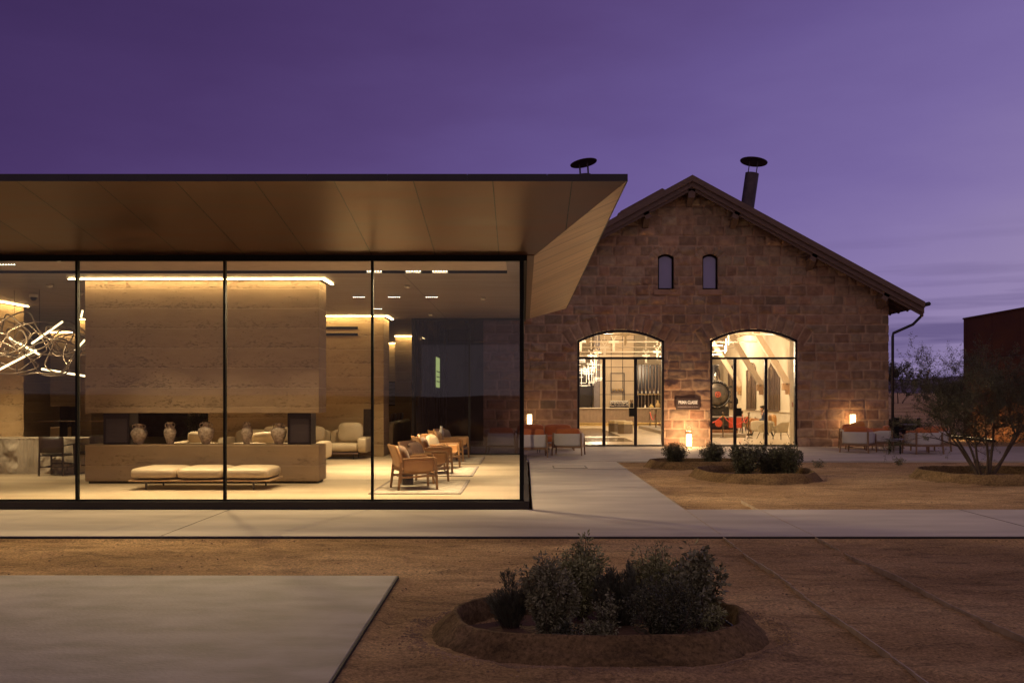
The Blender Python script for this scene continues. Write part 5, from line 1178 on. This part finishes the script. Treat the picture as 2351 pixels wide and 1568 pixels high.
dup(L0, (10.72, 30.1, .003), R(75), 'lounge chair showing its rust cushion side-on by the downpipe', LG_)
dup(L0, (10.35, 31.1, .003), R(178), 'lounge chair with bright orange cushion right against the hall wall', LG_)
o = standing((9.95, 29.75, .72), R(80), .25, .46, .30, .13, mat('orange_cushion', (.62, .24, .06), (.52, .19, .05), rough=.8, nscale=6, bump=.3), 'light orange pillow propped up under the wall lantern', 'loose outdoor cushions', roll=-.25)
def out_sofa(loc, rz, label):
    t = thing('outdoor_sofa', label, 'sofa', loc, rz); w, d = .86, .38
    for sx in (-1, 1):
        for sy in (-1, 1): part(MB().bar((sx * (w + .02), sy * (d + .02), 0), (sx * w, sy * d, .58), .04, .045, w2=.05), 'leg', TEAK, t, bevel=.006)
    part(MB().box(-w, w, -d, d, .21, .26), 'frame', TEAK, t, bevel=.006)
    part(MB().grid([[(-w, d, z), (-w, -d, z), (w, -d, z), (w, d, z)] for z in (.26, .6)]), 'shell', OFFWH, t, solid=.014)
    for x in (-.42, .42): part(MB().pillow((x, .03, .34), .82, .72, .20, e=.2, ez=.4, n=32), 'seat_cushion', ORANGE, t, smooth=True); part(MB().pillow((x, -.25, .56), .82, .42, .22, M=Matrix.Rotation(R(80), 4, 'X'), e=.35, ez=.5, n=32), 'back_cushion', ORANGE, t, smooth=True)
out_sofa((.62, 30.3, .003), math.pi, 'rust cushioned outdoor sofa facing the viewer between the lounge chairs')
def low_table(loc, r, h, label):
    t = thing('low_table', label, 'table', loc, 0, 'round metal tables on the terrace')
    part(MB().lathe([(r - .01, h - .02), (r, h - .014), (r, h), (r - .01, h + .004)], n=32), 'top', mat('table_grey', (.20, .18, .19), rough=.5), t)
    for k in range(4): a = .5 + k * math.pi / 2; part(MB().cyl((r * .8 * math.cos(a), r * .8 * math.sin(a), 0), (r * .8 * math.cos(a), r * .8 * math.sin(a), h - .02), .011, n=6), 'leg', BLACK, t)
    part(MB().tube([(r * .8 * math.cos(a), r * .8 * math.sin(a), .12) for a in np.linspace(0, 6.283, 17)[:-1]], .008, 6, closed=True), 'ring', BLACK, t)
low_table((WX(2054, 28.2), 28.2, .003), .26, .42, 'nearer and taller round table between the lounge chairs')
low_table((WX(2058, 29.2), 29.2, .003), .29, .33, 'lower round table tucked behind the taller one')
low_table((.55, 28.6, .003), .24, .30, 'small low table glimpsed under the lounge chairs by the pavilion')
t = thing('black_pillar', 'square black post standing close to the hall corner', 'post', (WX(2055, 32.9), 32.9, 0)); part(MB().box(-.10, .10, -.1, .1, 0, .92).box(-.115, .115, -.115, .115, 0, .03), 'post', BLACK, t, bevel=.008)
t = thing('garden_cart', 'dark cart with large spoked wheel and flat top behind the lounge chairs', 'cart', (WX(2086, 34), 34, 0))
part(MB().box(-.24, .24, -.3, .3, .40, .66), 'box', STEEL, t, bevel=.008); part(MB().box(-.27, .27, -.33, .33, .661, .685), 'top', mat('cart_top', (.24, .20, .22), rough=.6), t)
for y in (-.36, .36):
    w = part(MB().tube([(-.30 + .26 * math.cos(a), y, .27 + .26 * math.sin(a)) for a in np.linspace(0, 6.283, 25)[:-1]], .02, 6, closed=True), 'wheel', STEEL, t)
    s = MB()
    for k in range(4): a = k * math.pi / 4 + .4; s.bar((-.30 - .25 * math.cos(a), y, .27 - .25 * math.sin(a)), (-.30 + .25 * math.cos(a), y, .27 + .25 * math.sin(a)), .018)
    part(s, 'spokes', STEEL, w)
part(MB().bar((.24, 0, .1), (.24, 0, .4), .05).bar((-.30, -.36, .27), (-.30, .36, .27), .04).bar((-.24, .2, .5), (-.9, .2, .62), .04), 'axle_and_handle', STEEL, t)
for px, Y, lab in ((2109, 38, 'dark bollard behind the garden cart'), (2173, 39, 'dark bollard behind the outermost lounge chair')):
    t = thing('bollard', lab, 'bollard', (WX(px, Y), Y, -.05), 0, 'bollards along the far drive'); part(MB().lathe([(.06, 0), (.06, .74), (.065, .75), (.065, .84), (.05, .86), (.0, .865)], n=16), 'post', STEEL, t)
    for z in (.74,): part(MB().lathe([(.066, z), (.069, z + .01), (.069, z + .03), (.066, z + .04)], n=16), 'collar', BLACK, t)

# far drive and the corten building
sheet('road', [(9, 47), (80, 43), (80, 47.5), (9, 51)], .02, .1, mat('drive_dust', (.40, .31, .27), rough=.9, nscale=1), 'pale dusty drive crossing behind the terrace')
t = thing('rust_building', 'rust coloured weathering steel building with sloping corner behind the thorny tree', 'building', (18.1, 41, 0))
part(MB().box(0, 9, -14, 0, -.1, 4.80), 'wall', CORTEN, t); part(MB().box(-.03, 9, -14.02, .03, 4.80, 4.86), 'parapet', mat('rust_edge', (.12, .05, .025), rough=.8), t)
up = thing('ground_uplight', 'linear ground light grazing the foot of the rust coloured wall', 'light fixture', (17.2, 38.3, -.04))
part(MB().box(-.04, .04, -1.9, 1.9, 0, .10), 'housing', BLACK, up); part(MB().box(-.032, .032, -1.85, 1.85, .10, .106), 'lens', LEDS, up)
light('lamp', 'AREA', (.06, 0, .14), 26, (1, .58, .22), .06, 3.6, (0, R(-115), 0), R(110), up)
light('lamp', 'AREA', (-.3, 0, .6), 12, (1, .66, .34), .1, 3.2, (0, R(20), 0), R(160), up)

# ------------------------------------------------------------------ inside the stone hall
def bar_counter():
    t = thing('bar_counter', 'long bar counter with ribbed timber front at the back of the hall', 'bar', (5.6, 55.2, .02))
    part(MB().box(-4.6, 3.4, 0, .6, .12, .95), 'body', mat('bar_timber', (.24, .165, .11), (.18, .12, .08), rough=.5), t)
    mb = MB()
    for i in range(100): mb.box(-4.6 + .08 * i, -4.6 + .08 * i + .045, -.035, -.002, .14, .92)
    part(mb, 'ribs', mat('bar_rib', (.30, .21, .14), (.22, .15, .10), rough=.45), t)
    part(MB().box(-4.65, 3.45, -.12, .65, .955, 1.0), 'top', mat('bar_top', (.62, .54, .42), rough=.3), t, bevel=.006)
    part(MB().cyl((-4.6, -.22, .16), (3.4, -.22, .16), .022, n=8).box(-4.6, 3.4, -.02, .0, .0, .11), 'foot_rail', BRASS, t)
bar_counter()
t = thing('espresso_machine', 'wide chrome coffee machine standing on the bar with cups on top', 'coffee machine', (5.3, 55.5, 1.022))
CHR = mat('chrome', (.6, .55, .48), (.4, .36, .3), rough=.15, metal=.9, nscale=10)
part(MB().box(-.52, .52, -.22, .22, .22, .34).box(-.52, .52, .02, .22, .06, .22), 'body', CHR, t, bevel=.01); part(MB().box(-.54, .54, -.24, .24, 0, .06), 'drip_tray', STEEL, t)
for x in (-.36, -.12, .12, .36): part(MB().cyl((x, -.14, .22), (x, -.14, .16), .035, n=12).bar((x, -.14, .17), (x, -.30, .155), .02), 'group_head', BLACK, t)
mb = MB()
for i in range(11):
    for j in range(2): mb.lathe([(.03, 0), (.038, .055), (.03, .055)], c=(-.45 + .09 * i, -.1 + .16 * j, .342), n=8)
part(mb, 'cups', mat('cup_white', (.75, .70, .62), rough=.3), t)
t = thing('coffee_grinder', 'dark coffee grinder next to the coffee machine', 'grinder', (6.0, 55.5, 1.022)); part(MB().box(-.09, .09, -.1, .1, 0, .25), 'body', BLACK, t, bevel=.01); part(MB().lathe([(.05, .25), (.10, .40), (.10, .43), (.02, .44)], n=16), 'hopper', mat('hopper', (.15, .10, .07), rough=.2), t)
for i, (x, h, r, c, lab) in enumerate(((7.10, .20, .13, (.55, .42, .18), 'round yellow pottery bowl vase on the bar'), (7.45, .42, .14, (.40, .28, .12), 'tall brown jug on the bar near the jamb'), (6.75, .16, .05, (.8, .75, .65), 'white pot on the bar beside the yellow bowl'), (4.42, .10, .05, (.8, .75, .65), 'small white cup at the outer end of the coffee bar'))):
    vase((x, 55.45, 1.022), h, r, mat('bar_pot_%d' % i, c, rough=.5), lab)
BOT = mat('bottle_glass', (.30, .22, .12), (.12, .08, .05), rough=.12, nscale=20)
t = thing('wall_shelf', 'thin shelf carrying bottles before the dark screen', 'shelf', (7.4, 57.9, 1.75)); part(MB().box(-.95, .95, -.12, .12, 0, .03), 'board', BRASS, t)
names = ['first', 'second', 'third', 'fourth', 'fifth', 'sixth', 'seventh']
for i in range(7):
    x = 6.62 + .235 * i; b = thing('bottle', names[i] + ' bottle from the bar wall on the thin shelf', 'bottle', (x, 57.88, 1.782), 0, 'bottles on the thin shelf behind the bar')
    part(MB().lathe([(.045, 0), (.05, .02), (.05, .22), (.018, .29), (.018, .38), (.022, .385)], n=12), 'body', BOT, b, smooth=True); part(MB().lathe([(.051, .06), (.051, .17)], n=12), 'label', MATS['cup_white'], b)
for i in range(4): 
    b = thing('small_cup', ['copper cup at one end of the niche shelf', 'copper cup second on the niche shelf', 'copper cup third on the niche shelf', 'copper cup nearest the niche upright'][i], 'cup', (5.12 + .17 * i, 57.06, 1.942), 0, 'cups on the niche shelf'); part(MB().lathe([(.04, 0), (.055, .06), (.045, .12), (.05, .14)], n=12), 'body', BRASS, b, smooth=True)
def pouf(x, y, r, h, rz, label):
    t = thing('pouf', label, 'pouf', (x, y, .02), rz, 'faceted poufs in the hall'); n = 6
    P = [(r * math.cos(2 * math.pi * k / n), r * math.sin(2 * math.pi * k / n)) for k in range(n)]
    part(MB().prism([(a, b, 0) for a, b in P], (0, 0, h * .72)), 'body', mat('pouf_brown', (.14, .10, .07), rough=.7), t, bevel=.015)
    part(MB().prism([(a * .99, b * .99, h * .73) for a, b in P], (0, 0, h * .27)), 'top', mat('pouf_top', (.50, .40, .24), rough=.7), t, bevel=.03)
pouf(4.42, 43.5, .36, .54, .3, 'nearer faceted pouf with tan top inside the first doorway'); pouf(4.30, 45.8, .42, .52, .1, 'farther faceted pouf behind the nearer one')
# glowing lattice lights
def lattice(loc, spanx, spanz, n, label, hot=True, seed=3, spany=.8):
    r = random.Random(seed); t = thing('lattice_light', label, 'light fixture', loc, 0, 'glowing lattice lights in the hall')
    for k in range(n):
        if r.random() < .55:
            x = r.uniform(-spanx / 2, spanx / 2); a = r.uniform(-spanz / 2, 0); l = r.uniform(.25, .6) * spanz; y = r.uniform(-spany, spany); p, q = (x, y, a), (x, y, min(a + l, spanz / 2))
        else:
            z = r.uniform(-spanz / 2, spanz / 2); a = r.uniform(-spanx / 2, spanx / 2 * .6); l = r.uniform(.25, .6); y = r.uniform(-spany, spany); p, q = (a, y, z), (min(a + l, spanx / 2), y, z)
        part(MB().cyl(p, q, 0.012 if hot else .007, n=6), 'glowing_tube', TUBEH if hot else TUBE, t)
    part(MB().cyl((-spanx * .3, 0, 0), (-spanx * .3, 0, 2.6 - spanz * .2), .006, n=5).cyl((spanx * .3, 0, 0), (spanx * .3, 0, 2.6 - spanz * .2), .006, n=5).cyl((-spanx / 2, 0, .1), (spanx / 2, 0, .1), .012, n=6), 'suspension', BRASS, t)
    return t
l1 = lattice((7.05, 40, 3.72), 3.3, .95, 30, 'bright lattice of glowing tubes above the second doorway')
light('lamp', 'POINT', (0, 0, -.7), 464, (1, .76, .48), .5, parent=l1); light('lamp', 'POINT', (1.5, 2.0, -.2), 331, (1, .76, .48), .5, parent=l1)
l2 = lattice((3.3, 54.2, 3.0), 2.0, 1.6, 60, 'fine lattice of small glowing tubes at the bar end of the hall', False, 5)
light('lamp', 'POINT', (0.6, -1.0, .6), 497, (1, .76, .48), .5, parent=l2)
def hall_fill_lamp(x, y, z, P, label):  # added lamps, hung high to brighten the hall
    t = thing('pendant_lamp', label, 'light fixture', (x, y, z), 0, 'drum pendant lamps in the hall')
    part(MB().lathe([(.16, -.12), (.17, -.11), (.17, .11), (.16, .12)], n=20), 'shade', LEDS, t); part(MB().cyl((0, 0, .12), (0, 0, 2.2), .006, n=5), 'cord', BLACK, t)
    light('lamp', 'POINT', (0, 0, -.3), P, (1, .76, .48), .35, parent=t)
hall_fill_lamp(3.1, 38.5, 5.0, 520, 'drum pendant lamp high above the track pit'); hall_fill_lamp(6.6, 48.5, 5.0, 715, 'drum pendant lamp high over the middle of the hall'); hall_fill_lamp(9.9, 36.5, 4.9, 429, 'drum pendant lamp high over the hall seating'); hall_fill_lamp(9.3, 50, 5.0, 624, 'drum pendant lamp deep in the hall near the tall windows')

# locomotive on its plinth
def loco():
    t = thing('steam_locomotive', 'black steam locomotive front with red handwheel and red buffer plates', 'locomotive', (7.99, 41.2, .20)); cz = 1.52; G = lambda mb, n, m, **k: part(mb, n, m, t, **k)
    G(MB().cyl((0, .05, cz), (0, 1.3, cz), .56, n=40), 'smokebox', IRON, smooth=False); G(MB().cyl((0, 1.3, cz), (0, 7.5, cz), .50, n=40), 'boiler', IRON)
    G(MB().tube([(.53 * math.cos(a), .02, cz + .53 * math.sin(a)) for a in np.linspace(0, 6.2832, 49)[:-1]], .045, 8, closed=True), 'front_ring', IRON, smooth=True)
    d = MB(); v = []; 
    for i, (r, y) in enumerate(((.46, .0), (.44, -.03), (.30, -.065), (.12, -.085), (.001, -.09))): v.append([(r * math.cos(a), y, cz + r * math.sin(a)) for a in np.linspace(0, 6.2832, 41)])
    G(d.grid(v), 'smokebox_door', mat('door_iron', (.10, .08, .06), (.035, .028, .024), rough=.45, metal=.4, nscale=4, contrast=1.6), smooth=True)
    b = MB()
    for k in range(18): a = k * 6.2832 / 18; b.cyl((.53 * math.cos(a), -.03, cz + .53 * math.sin(a)), (.53 * math.cos(a), -.06, cz + .53 * math.sin(a)), .016, n=6)
    G(b, 'bolts', CHR)
    b = MB()
    for a in (-.5, -.17, .17, .5): b.bar((.40 * math.cos(a + math.pi), -.05, cz + .62 * math.sin(a)), (.50, -.05, cz + .62 * math.sin(a)), .03, .02)
    G(MB().box(.48, .62, -.08, .02, cz + .28, cz + .36).box(.48, .62, -.08, .02, cz - .36, cz - .28), 'hinge', IRON, bevel=.01)
    hw = G(MB().tube([(.105 * math.cos(a), -.17, cz + .105 * math.sin(a)) for a in np.linspace(0, 6.2832, 25)[:-1]], .012, 6, closed=True), 'handwheel', REDP, smooth=True)
    s = MB()
    for k in range(3): a = k * math.pi / 3 + .3; s.bar((-.1 * math.cos(a), -.17, cz - .1 * math.sin(a)), (.1 * math.cos(a), -.17, cz + .1 * math.sin(a)), .014)
    s.cyl((0, -.20, cz), (0, -.05, cz), .02, n=8); part(s, 'wheel_spokes', REDP, hw)
    G(MB().lathe([(.20, 0), (.15, .08), (.13, .30), (.15, .62), (.19, .70), (.19, .74), (.15, .74)], c=(0, .6, cz + .50), n=24), 'chimney', IRON, smooth=True)
    G(MB().lathe([(.05, 0), (.035, .05), (.05, .10), (.03, .16), (.055, .24), (.02, .34)], c=(-.05, .12, cz + .56), n=14), 'lamp_bracket', CHR, smooth=True)
    G(MB().box(-.52, .52, .1, 1.2, .62, 1.02).prism([(-.5, .05, .62), (.5, .05, .62), (.36, .05, 1.05), (-.36, .05, 1.05)], (0, .1, 0)), 'saddle', IRON, bevel=.02)
    G(MB().box(-1.0, 1.0, -.28, 7.5, .56, .62), 'running_board', mat('board_pale', (.30, .25, .20), rough=.5), bevel=.01)
    G(MB().box(.42, .94, -.34, -.285, .14, .565), 'buffer_plate', REDP, bevel=.006); G(MB().box(-.96, -.40, -.34, -.285, .14, .565), 'buffer_plate', REDP, bevel=.006)
    G(MB().box(-.395, .395, -.33, -.285, .14, .565), 'buffer_beam', IRON); G(MB().cyl((-.06, -.33, .34), (-.06, -.62, .34), .05, n=12).cyl((.0, -.3, .25), (.35, -.36, .25), .03, n=8), 'coupling', IRON)
    G(MB().cyl((-.06, -.62, .34), (-.06, -.66, .34), .15, n=28), 'buffer_disc', REDP)
    G(MB().cyl((.80, .0, .64), (.80, 0, 1.12), .028, n=8).lathe([(.055, 1.12), (.075, 1.16), (.075, 1.30), (.04, 1.36), (.02, 1.40)], c=(.80, 0, 0), n=14), 'signal_lamp', IRON, smooth=True)
    for s_ in (-1, 1):
        G(MB().cyl((s_ * .66, .2, .36), (s_ * .66, 1.1, .36), .22, n=24), 'cylinder', IRON)
        for y in (1.9, 3.2, 4.5):
            w = G(MB().tube([(s_ * .5, y + .42 * math.cos(a), .44 + .42 * math.sin(a)) for a in np.linspace(0, 6.2832, 33)[:-1]], .05, 8, closed=True), 'wheel', REDP, smooth=True)
            q = MB()
            for k in range(6): a = k * math.pi / 6; q.bar((s_ * .5, y - .4 * math.cos(a), .44 - .4 * math.sin(a)), (s_ * .5, y + .4 * math.cos(a), .44 + .4 * math.sin(a)), .03)
            part(q, 'spokes', REDP, w)
    G(MB().box(-1.0, 1.0, 5.6, 7.6, .62, 2.3), 'cab', IRON, bevel=.02)
loco()
t = thing('plinth', 'low grey display plinth with brown sleepers under the locomotive', 'plinth', (7.6, 39.3, .02)); part(MB().box(-1.7, 1.15, 0, 12, 0, .14), 'slab', mat('plinth_grey', (.30, .25, .20), rough=.5), t, bevel=.01)
mb = MB()
for i in range(24): mb.box(-.75, 1.0, .75 + .46 * i, .95 + .46 * i, .141, .26)
part(mb, 'sleepers', mat('sleeper_wood', (.28, .13, .06), (.12, .06, .03), rough=.8, nscale=5), t)
for s_ in (-.55, .55): part(MB().box(.39 + s_ - .03, .39 + s_ + .03, .6, 11.9, .26, .34), 'track_rail', IRON, t)
ST = mat('stanchion_metal', (.16, .12, .09), rough=.25, metal=.8)
def stanchion(p, label):
    t = thing('rope_stanchion', label, 'stanchion', p, 0, 'stanchions round the locomotive')
    part(MB().lathe([(.17, 0), (.17, .012), (.10, .03), (.03, .05)], n=24), 'base', ST, t, smooth=True); part(MB().lathe([(.026, .03), (.026, .88), (.034, .89), (.034, .92)], n=14), 'post', ST, t); part(MB().lathe([(.02, .92), (.045, .945), (.05, .97), (.04, 1.0), (.0, 1.015)], n=14), 'knob', ST, t, smooth=True)
SP = [((6.35, 38.9), 'stanchion hidden partly by the stone pier'), ((WX(1660, 38.95), 38.95), 'stanchion straight in front of the locomotive'), ((WX(1719, 38.7), 38.7), 'stanchion nearest the seated man'), ((WX(1704, 42.6), 42.6), 'stanchion behind, at the side of the locomotive'), ((6.28, 47.4), 'distant stanchion seen through the first doorway'), ((6.35, 50.2), 'farthest stanchion by the bar')]
for p, l in SP: stanchion((p[0], p[1], .02), l)
def rope(a, b, sag, label):
    A = Vector((*a, .90)); B = Vector((*b, .90)); P = [A.lerp(B, u) - Vector((0, 0, sag * (1 - (2 * u - 1) ** 2))) for u in np.linspace(.02, .98, 15)]
    t = thing('barrier_rope', label, 'rope', (A.x, A.y, 0), 0, 'red barrier ropes'); P = [p - Vector((A.x, A.y, 0)) for p in P]
    part(MB().tube(P, .019, 8), 'rope', mat('red_rope', (.60, .06, .03), (.5, .04, .02), rough=.6), t, smooth=True); part(MB().cyl(P[0], P[1] * .4 + P[0] * .6, .023, n=8).cyl(P[-1], P[-2] * .4 + P[-1] * .6, .023, n=8), 'end_cap', BRASS, t)
rope(SP[0][0], SP[1][0], .36, 'red rope sagging from the front stanchion towards the stone pier'); rope(SP[1][0], SP[2][0], .36, 'red rope sagging across the front of the locomotive'); rope(SP[2][0], SP[3][0], .34, 'red rope running back along the side of the locomotive'); rope(SP[4][0], SP[5][0], .4, 'distant red rope near the bar')

# hall seating
TAN = mat('mustard_leather', (.45, .24, .08), (.36, .18, .055), rough=.5, nscale=4, bump=.1); KH = mat('khaki_shell', (.42, .37, .27), (.35, .30, .22), rough=.6, nscale=3)
def tub(loc, rz, label, m_in=TAN, m_out=KH, s=1.0, g='upholstered tub chairs in the hall'):
    t = thing('tub_chair', label, 'armchair', loc, rz, g); t.scale = (s, s, s)     # opens to +Y
    rows = []
    for k in range(8):
        u = k / 7; z = .30 + .46 * u; row = []
        for a in np.linspace(R(-35), R(215), 17):
            r = (.27 + .07 * u); back = max(0, -math.sin(-a)) if False else (1 - math.sin(a)) / 2
            row.append((r * math.cos(math.pi + a) * -1, -r * math.sin(math.pi + a) * -1 * 1.0 if False else r * math.sin(-a) , .30 + (z - .30) * (.55 + .45 * min(1, max(0, math.sin(a)) * 1.3))))
        rows.append(row)
    part(MB().grid(rows), 'shell', m_out, t, smooth=True, solid=.035)
    part(MB().pillow((0, .03, .38), .52, .50, .16, e=.5, ez=.5), 'seat', m_in, t, smooth=True)
    part(MB().pillow((0, -.17, .58), .46, .34, .10, M=Matrix.Rotation(R(80), 4, 'X'), e=.5, ez=.6), 'back_cushion', m_in, t, smooth=True)
    for sx in (-1, 1):
        for sy in (-1, 1): part(MB().bar((sx * .17, sy * .17, .31), (sx * .27, sy * .26, 0), .03, .03, w2=.018, h2=.018), 'leg', BLACK, t)
    return t
tub((WX(1757, 37.8), 37.8, .02), R(20), 'pale tub chair with its back turned, nearer to the rope barrier', KH, s=.86)
tub((WX(1793, 37.6), 37.6, .02), R(30), 'pale tub chair closest to the doorway jamb', KH, s=.86)
tub((WX(1706, 43.6), 43.6, .02), R(100), 'tan tub chair behind the stanchion beyond the seated man', TAN)
def club():
    t = thing('club_chair', 'wide mustard club chair in which the man sits', 'armchair', (9.80, 41.3, .02), 0)      # opens to -X
    part(MB().pillow((-.03, 0, .33), .95, .70, .22, e=.2, ez=.4, n=32), 'seat', TAN, t, smooth=True)
    part(MB().pillow((.50, 0, .56), .18, .86, .58, e=.3, ez=.4, n=32), 'backrest', TAN, t, smooth=True)
    for s_ in (-1, 1): part(MB().pillow((.0, s_ * .42, .40), 1.0, .12, .42, e=.25, ez=.4, n=32), 'arm', KH if s_ < 0 else TAN, t, smooth=True)
    for sx in (-1, 1):
        for sy in (-1, 1): part(MB().bar((sx * .36, sy * .34, .22), (sx * .44, sy * .40, 0), .03, .03, w2=.02), 'leg', BLACK, t)
club()
t = thing('wall_switch', 'small red call point with a tiny lamp on the pale doorway reveal', 'switch', (8.915, 33.05, 1.36))
part(MB().box(-.012, .0, -.05, .05, -.08, .08), 'plate', mat('switch_red', (.45, .15, .10), rough=.5), t, bevel=.003)

# seated man
def skin(name, verts, edges, radii, m, parent, sub=2, root=0):
    me = bpy.data.meshes.new(name); me.from_pydata(verts, edges, []); me.update(); o = bpy.data.objects.new(name, me); link(o, parent)
    s = o.modifiers.new('skin', 'SKIN'); s.use_smooth_shade = True
    lay = me.skin_vertices[0].data if me.skin_vertices else None
    if lay is None:
        bpy.context.view_layer.objects.active = o; bpy.ops.object.select_all(action='DESELECT'); o.select_set(True)
        bpy.ops.mesh.customdata_skin_add(); lay = me.skin_vertices[0].data
    for i, r in enumerate(radii):
        lay[i].radius = r if isinstance(r, tuple) else (r, r); lay[i].use_root = (i == root)
    u = o.modifiers.new('sub', 'SUBSURF'); u.levels = sub; u.render_levels = sub
    me.materials.append(m); return o
def man():
    t = thing('person', 'bearded man in dark blue shirt and tan trousers looking down at a phone', 'person', (9.93, 41.3, .02))
    SK = mat('skin_tone', (.40, .22, .13), (.36, .19, .11), rough=.55); SH = mat('navy_shirt', (.045, .05, .085), (.03, .035, .06), rough=.85, nscale=20); TR = mat('tan_trousers', (.42, .22, .09), (.34, .17, .07), rough=.85, nscale=12); HR = mat('dark_hair', (.02, .014, .01), rough=.7, bump=.4)
    V = [(0, 0, .52), (.03, 0, .66), (.04, 0, .80), (.02, 0, .92), (-.03, 0, .98), (-.06, 0, 1.03), (-.07, 0, 1.10), (-.075, 0, 1.17)]
    E = [(i, i + 1) for i in range(7)]; Rr = [(.15, .12), (.14, .11), (.16, .11), (.10, .08), .05, .065, (.085, .075), .06]
    for s_ in (-1, 1):
        b = len(V); V += [(.02, s_ * .17, .88), (.06, s_ * .23, .74), (.03, s_ * .24, .64), (-.12, s_ * .16, .64), (-.26, s_ * .06, .68), (-.31, s_ * .045, .69)]
        E += [(3, b), (b, b + 1), (b + 1, b + 2), (b + 2, b + 3), (b + 3, b + 4), (b + 4, b + 5)]; Rr += [.065, .05, .042, .035, .026, (.034, .02)]
    b = len(V); V += [(-.05, -.10, .50), (-.30, -.12, .56), (-.52, -.10, .55), (-.55, -.12, .30), (-.53, -.12, .07), (-.66, -.13, .03)]; E += [(0, b)] + [(b + i, b + i + 1) for i in range(5)]; Rr += [.095, .08, .062, .05, .036, .034]
    b = len(V); V += [(-.05, .10, .50), (-.28, .13, .60), (-.50, .10, .66), (-.58, -.02, .60), (-.66, -.14, .56), (-.76, -.16, .62)]; E += [(0, b)] + [(b + i, b + i + 1) for i in range(5)]; Rr += [.095, .08, .062, .05, .036, .034]
    # fingers round the phone: separate short chains
    body = skin('body', V, E, Rr, SK, t)
    fg = []; fe = []; fr = []
    for s_ in (-1, 1):
        for k in range(4):
            b = len(fg); y = s_ * (.052 - .016 * k * .5); z = .70 - .018 * k
            fg += [(-.31, s_ * .045, z), (-.345, s_ * .04 + .0, z + .008), (-.365, s_ * .02, z + .006)]; fe += [(b, b + 1), (b + 1, b + 2)]; fr += [.009, .008, .007]
        b = len(fg); fg += [(-.30, s_ * .035, .705), (-.32, s_ * .02, .725), (-.34, s_ * .01, .722)]; fe += [(b, b + 1), (b + 1, b + 2)]; fr += [.011, .009, .008]
    mb = MB()
    for a, c in fe: mb.cyl(fg[a], fg[c], fr[a], fr[c], n=8)
    part(mb, 'fingers', SK, t, smooth=True)
    sv = V[0:4] + V[8:12]; 
    skin('shirt', [(0, 0, .55), (.03, 0, .67), (.04, 0, .80), (.02, 0, .93), (-.015, 0, .965)] + [p for s_ in (-1, 1) for p in [(.02, s_ * .17, .88), (.06, s_ * .23, .74), (.03, s_ * .24, .645), (-.12, s_ * .165, .64), (-.20, s_ * .11, .66)]],
         [(0, 1), (1, 2), (2, 3), (3, 4), (3, 5), (5, 6), (6, 7), (7, 8), (8, 9), (3, 10), (10, 11), (11, 12), (12, 13), (13, 14)],
         [(.165, .135), (.155, .125), (.175, .125), (.112, .095), .062] + [.08, .066, .056, .048, .038] * 2, SH, t)
    skin('trousers', [(0, 0, .52), (-.05, -.10, .50), (-.30, -.12, .56), (-.52, -.10, .55), (-.55, -.12, .30), (-.54, -.12, .13), (-.05, .10, .50), (-.28, .13, .60), (-.50, .10, .66), (-.58, -.02, .60), (-.64, -.11, .57)],
         [(0, 1), (1, 2), (2, 3), (3, 4), (4, 5), (0, 6), (6, 7), (7, 8), (8, 9), (9, 10)], [(.16, .13), .11, .094, .076, .062, .052, .11, .094, .076, .062, .05], TR, t)
    skin('hair', [(-.045, 0, 1.14), (-.055, 0, 1.19), (-.02, 0, 1.10)], [(0, 1), (0, 2)], [(.088, .085), (.07, .06), (.05, .05)], HR, t)
    skin('beard', [(-.115, 0, 1.045), (-.085, 0, 1.03)], [(0, 1)], [(.04, .035), (.05, .04)], HR, t)
    part(MB().bar((-.145, 0, 1.115), (-.165, 0, 1.095), .022, .02), 'nose', SK, t, smooth=True)
    part(MB().bar((-.135, -.035, 1.12), (-.145, -.035, 1.12), .02, .008).bar((-.135, .035, 1.12), (-.145, .035, 1.12), .02, .008), 'eyes', HR, t)
    part(MB().cyl((-.06, -.085, 1.10), (-.06, -.10, 1.10), .022, n=10).cyl((-.06, .085, 1.10), (-.06, .10, 1.10), .022, n=10), 'ears', SK, t, smooth=True)
    part(MB().pillow((-.60, -.125, .045), .26, .09, .08, e=.6, ez=.6).pillow((-.76, -.16, .60), .10, .09, .24, e=.6, ez=.6), 'shoes', mat('shoe_brown', (.10, .06, .04), rough=.5), t, smooth=True)
man()
t = thing('phone', 'dark phone held in both hands by the seated man', 'phone', (9.93 - .345, 41.3, .72)); part(MB().box(-.006, .006, -.036, .036, -.045, .075), 'body', BLACK, t, bevel=.004)

# little weeds by the terrace edge
for k, (px, Y, lab) in enumerate(((2118 * .975, 24.2, 'tiny weed on the sand just before the terrace edge'), (1880, 23.6, 'thin weed sprouting beside the dense hedge bush'))):
    shrub((WX(px, Y), Y, -.04), .25, .2, .16, lab, LG, 160, .05, .4, 6, 'leafy', 90 + k, None, 'weed', 'plant')
